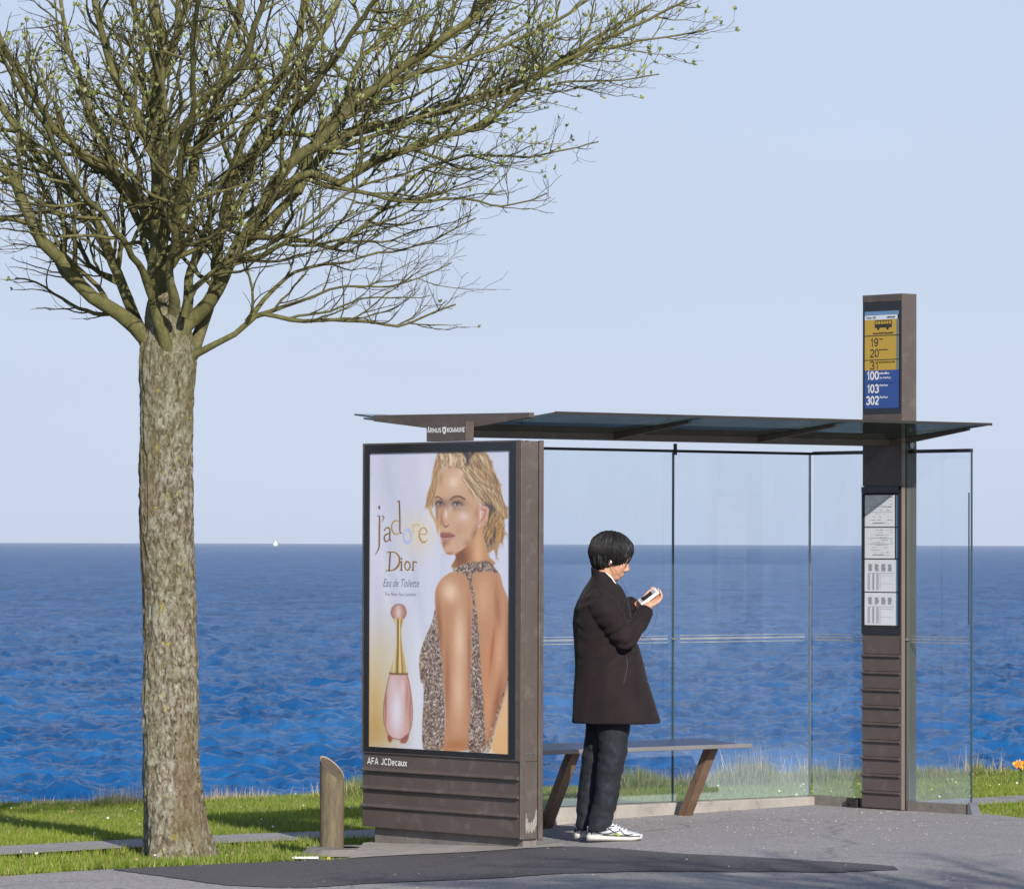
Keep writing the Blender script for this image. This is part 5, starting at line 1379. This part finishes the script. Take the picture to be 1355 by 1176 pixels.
B_.loft([ellipse_ring(q(796, 795).x, 0, q(796, y).z, rx * KP, ry) for y, rx, ry in ((785, 14, .10), (800, 26, .17), (850, 30, .15), (900, 27, .14), (935, 26, .13))])
sh_n, el_n, wr_n = q(797, 800, -.175), q(829, 846, -.215), q(855, 803, -.085)
sh_f, el_f, wr_f = q(806, 796, .175), q(838, 838, .19), q(846, 800, .055)
B_.tube([sh_n, el_n], [.048, .038], 14).tube([el_n, wr_n], [.038, .025], 14).tube([sh_f, el_f], [.048, .038], 14).tube([el_f, wr_f], [.038, .025], 14)
B_.tube([q(808, 930, -.080), q(811, 965, -.085), q(807, 1020, -.085), q(796, 1097, -.085)], [.07, .070, .055, .035], 16).tube([q(800, 930, .080), q(795, 965, .085), q(785, 1020, .085), q(777, 1094, .085)], [.07, .070, .055, .035], 16)
def hand(w, pd, up, side, curl, thumb):
    "palm starting at the wrist, four unequal fingers curling and a thumb from the palm's side"
    pd = pd.normalized(); side = (side - pd * side.dot(pd)).normalized(); up = pd.cross(side).normalized() * (1 if pd.cross(side).dot(up) > 0 else -1)
    c_ = w + pd * .050
    B_.ball(c_, (.046, .014, .036), 16, 12, Matrix((pd, up, side)).transposed())
    B_.tube([w - pd * .02, w + pd * .03], [.026, .024], 12)
    for k, (off, ln) in enumerate(((.030, .066), (.011, .076), (-.009, .071), (-.027, .055))):
        p0 = w + pd * .072 + side * off; d1 = (pd * math.cos(curl * .4) + up * math.sin(curl * .4)); d2 = (pd * math.cos(curl) + up * math.sin(curl)); d3 = (pd * math.cos(curl * 1.7) + up * math.sin(curl * 1.7))
        p1 = p0 + d1 * ln * .45; p2 = p1 + d2 * ln * .32; p3 = p2 + d3 * ln * .23
        B_.tube([p0 - pd * .03, p0, p1, p2, p3], [.0085, .009, .0085, .0078, .006], 10).ball(p3, .0062, 8, 6)
    t0 = w + pd * .025 + side * .024; t1 = t0 + side * .022 * thumb + pd * .028 + up * .010; t2_ = t1 + pd * .028 + up * .014 - side * .004; t3 = t2_ + pd * .018 + up * .006 - side * .006
    B_.tube([t0, t1, t2_, t3], [.013, .011, .0095, .007], 10).ball(t3, .0072, 8, 6)
hand(wr_n, Vector((.080, .045, .052)), Vector((-.5, .2, .85)), Vector((-.3, .9, .2)), .9, 1)
hand(wr_f, Vector((.085, -.02, .050)), Vector((-.5, -.2, .85)), Vector((-.2, -.95, .2)), .9, 1)
remeshed(B_, 'body', M_SKIN, per, .0048, 2)

# white device held in both hands
M_DEV = simple('white_plastic', (.80, .80, .82), .3, 0, .02)
dv = thing('handheld_device', 'small white handheld device held in both hands by the person in the dark coat', 'handheld device', PO)
dc = q(858, 792, -.02); dx_ = Vector((.80, 0, .60)).normalized(); dyv = Vector((0.1, 1, .55)).normalized(); dz_ = dx_.cross(dyv).normalized(); dyv = dz_.cross(dx_)
MD = Matrix((dx_, dyv, dz_)).transposed().to_4x4(); MD.translation = dc + Vector((0, 0, .012))
def dbox(name, m_, *a, bevel=.003):
    o = MB().box(*a).build(name, m_, dv, bevel=bevel); o.data.transform(MD); return o
dbox('casing', M_DEV, -.062, .062, -.042, .042, -.009, .009, bevel=.006)
dbox('screen', simple('dark_screen', (.03, .03, .04), .15), -.040, .028, -.030, .030, .0092, .0104, bevel=.0005)
dbox('bezel', simple('device_grey', (.45, .46, .50), .4), -.050, .050, -.0365, .0365, .0086, .0094, bevel=.0004)
for k in range(3): dbox('button', simple('button_grey', (.25, .25, .27), .4), .032, .040, -.022 + k * .016, -.014 + k * .016, .0092, .0112, bevel=.001)
wire = MB()
wire.tube(spline([tuple(h(-.004, -.088, -.030)), tuple(q(826, 775, -.10)), tuple(q(832, 800, -.14)), tuple(q(838, 830, -.16)), tuple(q(849, 842, -.12)), tuple(q(860, 846, -.10)), tuple(q(862, 858, -.10)), tuple(q(852, 862, -.10))], 6, False), .0011, 5)
wire.tube(spline([tuple(q(869, 795, -.02)), tuple(q(869, 812, -.02)), tuple(q(864, 830, -.03)), tuple(q(852, 842, -.08)), tuple(q(846, 846, -.12))], 6, False), .0011, 5)
wire.build('earphone_cable', simple('cable_dark', (.03, .035, .06), .5), per)
MB().ball(h(-.004, -.088, -.026), .008, 10, 8).build('earphone', M_DEV, per)

# hair: a heavy bob over the skull with a fringe
m, nt, b = nodes_of('black_hair'); M_HAIR = m
nt.links.new(ramp(nt, noise_tex(nt, 60, 5, .7, mapscale=(1, 1, .12)), [(.3, (.006, .006, .007)), (.7, (.022, .020, .021))]), b.inputs['Base Color'])
b.inputs['Roughness'].default_value = .48; b.inputs['Specular IOR Level'].default_value = .4
bump(nt, b, noise_tex(nt, 130, 4, .7, mapscale=(1, 1, .10)), .6, .006)
H_ = MB()
hc = q(809, 731)
H_.ball(hc + Vector((-.004, 0, .014)), (.122, .106, .108), 28, 20, Matrix.Rotation(R(16), 3, 'Y'))
H_.ball(q(798, 738), (.075, .098, .066), 22, 16)
H_.ball(q(797, 742, 0), (.066, .092, .058), 22, 16)
H_.ball(q(826, 728, 0), (.052, .085, .062), 20, 14, Matrix.Rotation(R(20), 3, 'Y'))
for s_ in (-1, 1): H_.ball(q(822, 733, s_ * .052), (.046, .036, .040), 18, 12, Matrix.Rotation(R(10), 3, 'Y'))
def hair_fn(co, n_):
    ang = math.atan2(co.y - hc.y, co.x - hc.x)
    return .0035 * math.sin(ang * 31 + 6 * noise.noise(co * 18)) + .006 * noise.noise(Vector((ang * 7, co.z * 6, 2)))
hair = remeshed(H_, 'hair', M_HAIR, per, .006, 3, hair_fn)
S_ = Tubes(); rh = random.Random(8)
for k in range(900):
    a = rh.uniform(0, math.tau); e0 = rh.uniform(.25, 1.3); P = []
    for j in range(6):
        e = e0 - j * .23 - .05; e = max(e, -.75)
        p = hc + Vector((-.003, 0, .006)) + Vector((.128 * math.cos(a) * math.cos(e), .110 * math.sin(a) * math.cos(e), .115 * math.sin(e))) * (1 + .02 * rh.random() + .02 * noise.noise(Vector((a * 3, e * 2, k * .3))))
        if math.cos(a) > .55 and e < -.12: break
        P.append(tuple(p))
    if len(P) > 2: S_.add(P, [.0012] * (len(P) - 1) + [.0004], 3)
tag(S_.build('hair_strands', M_HAIR, per), kind='stuff')
# glasses: temple and rim
gl_ = MB().tube([h(.0, -.072, .002), h(.085, -.052, .008)], .0016, 6).tube([h(.086 + .0 * a, -.030 + .022 * math.cos(a), .002 + .016 * math.sin(a)) for a in np.linspace(0, math.tau, 16)], .0014, 5).tube([h(.086, .030 + .022 * math.cos(a), .002 + .016 * math.sin(a)) for a in np.linspace(0, math.tau, 16)], .0014, 5).tube([h(.088, -.008, .003), h(.088, .008, .003)], .0014, 5)
gl_.build('glasses', M_BLACK, per)

# coat
m, nt, b = nodes_of('coat_cloth'); M_COAT = m
nt.links.new(ramp(nt, noise_tex(nt, 7, 5, .6), [(.3, (.0085, .0052, .0062)), (.7, (.0150, .0093, .0108))]), b.inputs['Base Color'])
b.inputs['Roughness'].default_value = .85; b.inputs['Sheen Weight'].default_value = .04; b.inputs['Sheen Roughness'].default_value = .5; b.inputs['Specular IOR Level'].default_value = .25
bump(nt, b, noise_tex(nt, 420, 2, .5), .3, .002)
C_ = MB()
prof = [(956.0, 756, 876, .250), (951, 756.5, 874.5, .248), (925, 758, 866, .238), (900, 759.5, 858, .226), (875, 760, 851, .214), (850, 759, 844, .208), (825, 758, 838, .212), (806, 760, 834, .214), (795, 764, 831, .205), (785, 769, 828, .178), (777, 774, 823, .140), (769, 779, 816, .098), (760, 784, 808, .074), (756, 786, 805, .070)]
C_.loft([ellipse_ring(q((a + b2) / 2, y).x, 0, q(800, y).z, (b2 - a) / 2 * KP, ry, 48, 2.25 if y > 790 else 2.0, 0, (-.0 if y > 800 else .0)) for y, a, b2, ry in prof])
shn = q(796, 801, -.170); eln = q(827, 846, -.225); wrn = q(855, 806, -.095)
C_.tube(spline([tuple(q(792, 793, -.12)), tuple(shn), tuple(q(812, 824, -.215)), tuple(eln)], 4, False), [.075] * 4 + [.082, .080, .078, .075, .072, .070, .066, .062, .060], 22)
C_.ball(eln + Vector((.0, 0, .002)), .061, 20, 14)
C_.tube([eln, q(842, 827, -.165), wrn], [.061, .056, .045], 22)
shf = q(806, 798, .165); elf = q(836, 838, .20); wrf = q(844, 801, .065)
C_.tube([q(800, 792, .10), shf, q(824, 818, .205), elf], [.072, .078, .070, .058], 20)
C_.ball(elf, .058, 18, 12); C_.tube([elf, q(841, 815, .13), wrf], [.058, .054, .043], 20)
C_.ball(q(834, 799, .10), (.042, .06, .040), 16, 12)
C_.loft([ellipse_ring(q(x, y).x, 0, q(800, y).z, rx * KP, ry, 36, 2, 0, -.55) for y, x, rx, ry in ((775, 799, 16, .088), (764, 797, 15, .080), (757, 796, 14.5, .076))])   # collar
zb = q(800, 956).z
def coat_fn(co, n_):
    d_ = 0.0
    if abs(n_.z) < .8 or co.z > zb + .03:
        low = max(0.0, min(1.0, (q(800, 860).z - co.z) / .35))
        ang = math.atan2(co.y, co.x + .02)
        d_ += low * .012 * noise.noise(Vector((ang * 2.6, co.z * .9, 1)))
        d_ += .0085 * noise.noise(Vector((co.x * 9, co.y * 9, co.z * 5)))
        # creases gathered at the elbow and the armpit
        for c_, r_, am in ((eln, .16, .007), (shn, .14, .005), (q(800, 850, -.15), .14, .005)):
            w = math.exp(-((co - c_).length / r_) ** 2)
            d_ += w * am * math.sin((co - c_).dot(Vector((.55, .2, -.8))) * 110 + 4 * noise.noise(co * 12))
    return d_
coat = remeshed(C_, 'coat', M_COAT, per, .0072, 3, coat_fn)
M_SEAM = simple('coat_seam', (.008, .006, .007), .8)
M_BTN = simple('coat_button', (.05, .04, .04), .35)
def on_coat(px, py):
    "surface point of the coat on the camera side"
    p = q(px, py, -1.0); hit, loc, nr, _ = coat.ray_cast(p, Vector((0, 1, 0)))
    return (loc, nr) if hit else (q(px, py, -.2), Vector((0, -1, 0)))
bpy.context.view_layer.update()
for px, py in ((849.5, 872), (856.5, 901.5)):
    l, n_ = on_coat(px, py); MB().tube([l - n_ * .001, l + n_ * .004], [.0085, .0075], 14).build('button', M_BTN, per)
def seam(pts, w=.0012, m_=M_SEAM, name='seam'):
    P = [on_coat(*p)[0] + Vector((0, -.0005, 0)) for p in spline(pts, 5, False)]; MB().tube(P, w, 5).build(name, m_, per)
seam([(828, 866), (829, 880), (826.5, 892), (824, 903)], .0016, simple('pocket_welt', (.05, .045, .05), .6), 'pocket')
seam([(792, 856), (791.5, 862), (793, 870)]); seam([(806, 916), (806, 922)], .0016)
seam([(787, 768), (798, 790), (806, 803)]); seam([(801, 872), (806, 905), (808, 952)], .0009); seam([(757.5, 951), (800, 951.5), (874, 950)], .0009)
seam([(812, 775), (822, 790), (829, 800)], .0012)
# white shirt collar at the throat
MB().tube([q(801, 757, -.062), q(809, 764, -.066), q(815, 773, -.050), q(818, 778, -.02)], [.002, .0038, .0038, .002], 8).build('shirt_collar', M_DEV, per, smooth=True)

# trousers
m, nt, b = nodes_of('dark_denim'); M_JEAN = m
nt.links.new(ramp(nt, noise_tex(nt, 14, 6, .7), [(.3, (.0035, .0045, .008)), (.55, (.009, .011, .018)), (.72, (.028, .034, .048))]), b.inputs['Base Color'])
b.inputs['Roughness'].default_value = .85; bump(nt, b, noise_tex(nt, 300, 2, .5), .4, .002)
J_ = MB()
J_.loft([ellipse_ring(q(cx_, y).x, -.085 - .0 * y, q(800, y).z, w * KP, d_, 32) for y, cx_, w, d_ in ((930, 812, 21, .10), (960, 812, 21, .10), (985, 811, 20, .095), (1020, 807, 17.5, .088), (1050, 802, 16.5, .083), (1075, 797, 16, .082), (1093, 795, 16.5, .086), (1098, 794, 16, .084))])
J_.loft([ellipse_ring(q(cx_, y).x, .085, q(800, y).z, w * KP, d_, 32) for y, cx_, w, d_ in ((930, 796, 20, .10), (960, 795, 20, .10), (985, 792, 19, .095), (1020, 785, 17, .088), (1050, 780, 15.5, .083), (1072, 777, 14.5, .082), (1090, 776, 14, .086), (1097, 777, 13.5, .084))])
def jean_fn(co, n_):
    d_ = .010 * noise.noise(Vector((co.x * 9, co.y * 9, co.z * 6)))
    lo = max(0, 1 - co.z / .28); kn = math.exp(-((co.z - .46) / .07) ** 2)
    return d_ + (lo * .0055 + kn * .003) * math.sin(co.z * 80 + co.x * 26 + co.y * 14 + 5 * noise.noise(co * 7)) + .004 * noise.noise(co * 30)
remeshed(J_, 'jeans', M_JEAN, per, .0075, 2, jean_fn)

# running shoes
M_SOLE = simple('white_rubber', (.55, .54, .51), .6, 0, .06, 30)
M_UPPER = simple('white_mesh_leather', (.50, .51, .54), .5, 0, .12, 40, .3, 300)
M_TRIM = simple('charcoal_trim', (.035, .037, .045), .5)
M_LIME = simple('lime_accent', (.45, .60, .05), .5)
def shoe(x0_, y0_, ang):
    s_ = bpy.data.objects.new('shoe', None)
    link(s_, per)
    Lh = .315
    def ring(t, z0, z1, wk):
        x = -.09 + t * Lh; w = (.036 + .018 * math.sin(min(1, t * 1.25) * math.pi * .62)) * wk * (1 - max(0, (t - .82) / .18) ** 2 * .62) * (1 - max(0, (.08 - t) / .08) ** 2 * .4)
        return [(x, w * math.cos(a), (z0 + z1) / 2 + (z1 - z0) / 2 * math.sin(a)) for a in np.linspace(0, math.tau, 21)[:-1]]
    so = MB().loft([[(p[0], p[1], max(p[2], .002)) for p in ring(t, .0 + .016 * max(0, (t - .75) / .25) ** 2 , .034 + .010 * (1 - t) + .010 * max(0, (t - .8) / .2), 1.08)] for t in np.linspace(0, 1, 22)])
    tops = [(0, .085), (.1, .098), (.22, .105), (.36, .108), (.5, .096), (.62, .078), (.75, .062), (.88, .054), (1, .040)]
    up_ = MB().loft([ring(t, .018, lerp_tab(t, tops), .97) for t in np.linspace(.012, .985, 26)])
    o1 = so.build('sole', M_SOLE, s_, smooth=True); o2 = up_.build('upper', M_UPPER, s_, smooth=True)
    def side(t, f_, sgn=-1):
        z1 = lerp_tab(t, tops); z0 = .018; x = -.09 + t * Lh
        w = (.036 + .018 * math.sin(min(1, t * 1.25) * math.pi * .62)) * .97 * (1 - max(0, (t - .82) / .18) ** 2 * .62)
        a = math.asin(max(-1, min(1, f_))); return Vector((x, sgn * w * math.cos(a) * 1.015, (z0 + z1) / 2 + (z1 - z0) / 2 * math.sin(a)))
    ob = []
    for sgn in (-1, 1):
        st_ = MB()
        for pts in ([(.02, -.1), (.10, .1), (.22, -.3), (.40, -.35), (.58, .3), (.60, .75)], [(.28, .75), (.42, .3), (.60, -.3), (.78, -.2), (.96, -.1)], [(.06, .5), (.2, .25), (.34, .35), (.5, .8)], [(.62, .55), (.70, .0), (.84, .3)], [(.02, .6), (.08, .2), (.1, -.4)], [(.30, -.6), (.5, -.55), (.7, -.6), (.9, -.6)], [(.22, .05), (.34, .0), (.46, .45)]):
            st_.tube([side(*p, sgn) for p in spline(pts, 5, False)], .0030, 6)
        ob.append(st_.build('trim', M_TRIM, s_, smooth=True))
        ob.append(MB().tube([side(.50, -.25, sgn), side(.58, -.32, sgn), side(.64, -.1, sgn)], .004, 6).build('accent', M_LIME, s_, smooth=True))
    ob.append(MB().loft([ring(t, .03, z, .99) for t, z in ((.90, .040), (.95, .040), (.99, .038))]).build('toe_cap', M_TRIM, s_, smooth=True))
    ob.append(MB().loft([ring(t, .03, z, 1.0) for t, z in ((.0, .060), (.04, .090), (.09, .096))]).build('heel_counter', M_TRIM, s_, smooth=True))
    la = MB()
    for t in (.46, .52, .58, .64, .70): la.tube([side(t, .75, -1), Vector((-.09 + t * Lh + .004, 0, lerp_tab(t, tops) + .004)), side(t, .75, 1)], .0028, 6)
    ob.append(la.build('laces', simple('pale_laces', (.7, .7, .72), .6), s_, smooth=True)); tag(ob[-1], kind='stuff')
    s_.location = (x0_, y0_, 0); s_.rotation_euler = (0, 0, ang)
shoe(q(797, 1100).x, -.10, R(-6)); shoe(q(783, 1100).x - .01, .11, R(16))
for o_ in [x for x in bpy.data.objects if x.name.startswith('shoe')]: o_.location.z = gz(PO.x) - PO.z + .001

# ------------------------------------------------------------------ small things on the ground
gr_ = random.Random(21); Vg = []; Fg = []
for k in range(430):
    px, py = gr_.uniform(700, 1400), gr_.uniform(1066, 1180)
    if k > 190: py = gr_.uniform(1068, 1112); px = gr_.gauss(980, 170)
    if k > 410: px = gr_.uniform(150, 760); py = gr_.uniform(1128, 1176)
    p = ground(px, py)
    if p.y > pave_y(p.x) - .02: continue
    r_ = gr_.uniform(.002, .0055) * (1.4 if gr_.random() < .12 else 1); i = len(Vg)
    Vg += [(p.x - r_, p.y, p.z + .003), (p.x, p.y - r_, p.z + .003), (p.x + r_, p.y, p.z + .003), (p.x, p.y + r_, p.z + .003), (p.x, p.y, p.z + .003 + r_ * .8)]
    Fg += [(i, i + 1, i + 4), (i + 1, i + 2, i + 4), (i + 2, i + 3, i + 4), (i + 3, i, i + 4)]
tag(mesh_obj('scattered_grit', Vg, Fg, simple('pale_grit', (.46, .42, .38), .8, 0, .3, 60)), 'pale grit and fallen bud scales scattered over the asphalt', 'grit', kind='stuff')
lp = ground(405, 1138)
MB().loft([[(lp.x + x, lp.y + y * .02, lp.z + .012 + z * .01) for y, z in ((-1, 0), (0, 1), (1, .4), (.4, -1))] for x in (-.075, -.03, .02, .07)]).build('litter', simple('crumpled_paper', (.72, .72, .70), .7, 0, .1, 40))
tag(bpy.data.objects['litter'], 'strip of white litter lying on the grass edge left of the bollard', 'litter')
# orange flowers at the far right edge of the lawn
fx = at(1351, 1012, 37.0)
fl = thing('flower_cluster', 'small cluster of orange and yellow flowers on the sea bank at the far right', 'flowers', (fx.x, 37.0, fx.z))
rf_ = random.Random(2)
M_ORG = simple('orange_petals', (.62, .20, .02), .6, 0, .1, 40); M_YEL = simple('yellow_petals', (.62, .42, .06), .6, 0, .1, 40)
for k in range(16):
    c_ = Vector((rf_.uniform(-.045, .07), rf_.uniform(-.05, .05), rf_.uniform(-.012, .022))); mb = MB()
    for j in range(6):
        a = j * math.tau / 6 + rf_.random(); mb.add([c_, c_ + Vector((.02 * math.cos(a - .4), -.006, .02 * math.sin(a - .4))), c_ + Vector((.030 * math.cos(a), -.003, .030 * math.sin(a))), c_ + Vector((.02 * math.cos(a + .4), -.006, .02 * math.sin(a + .4)))], [(0, 1, 2, 3)])
    mb.build('flower_head', M_YEL if k % 3 == 0 else M_ORG, fl)
MB().tube([(0, 0, 0), (0, 0, -.3)], .01, 6).tube([(.05, 0, 0), (.02, 0, -.3)], .008, 6).build('stem', simple('stem_green', (.05, .10, .02), .7), fl)
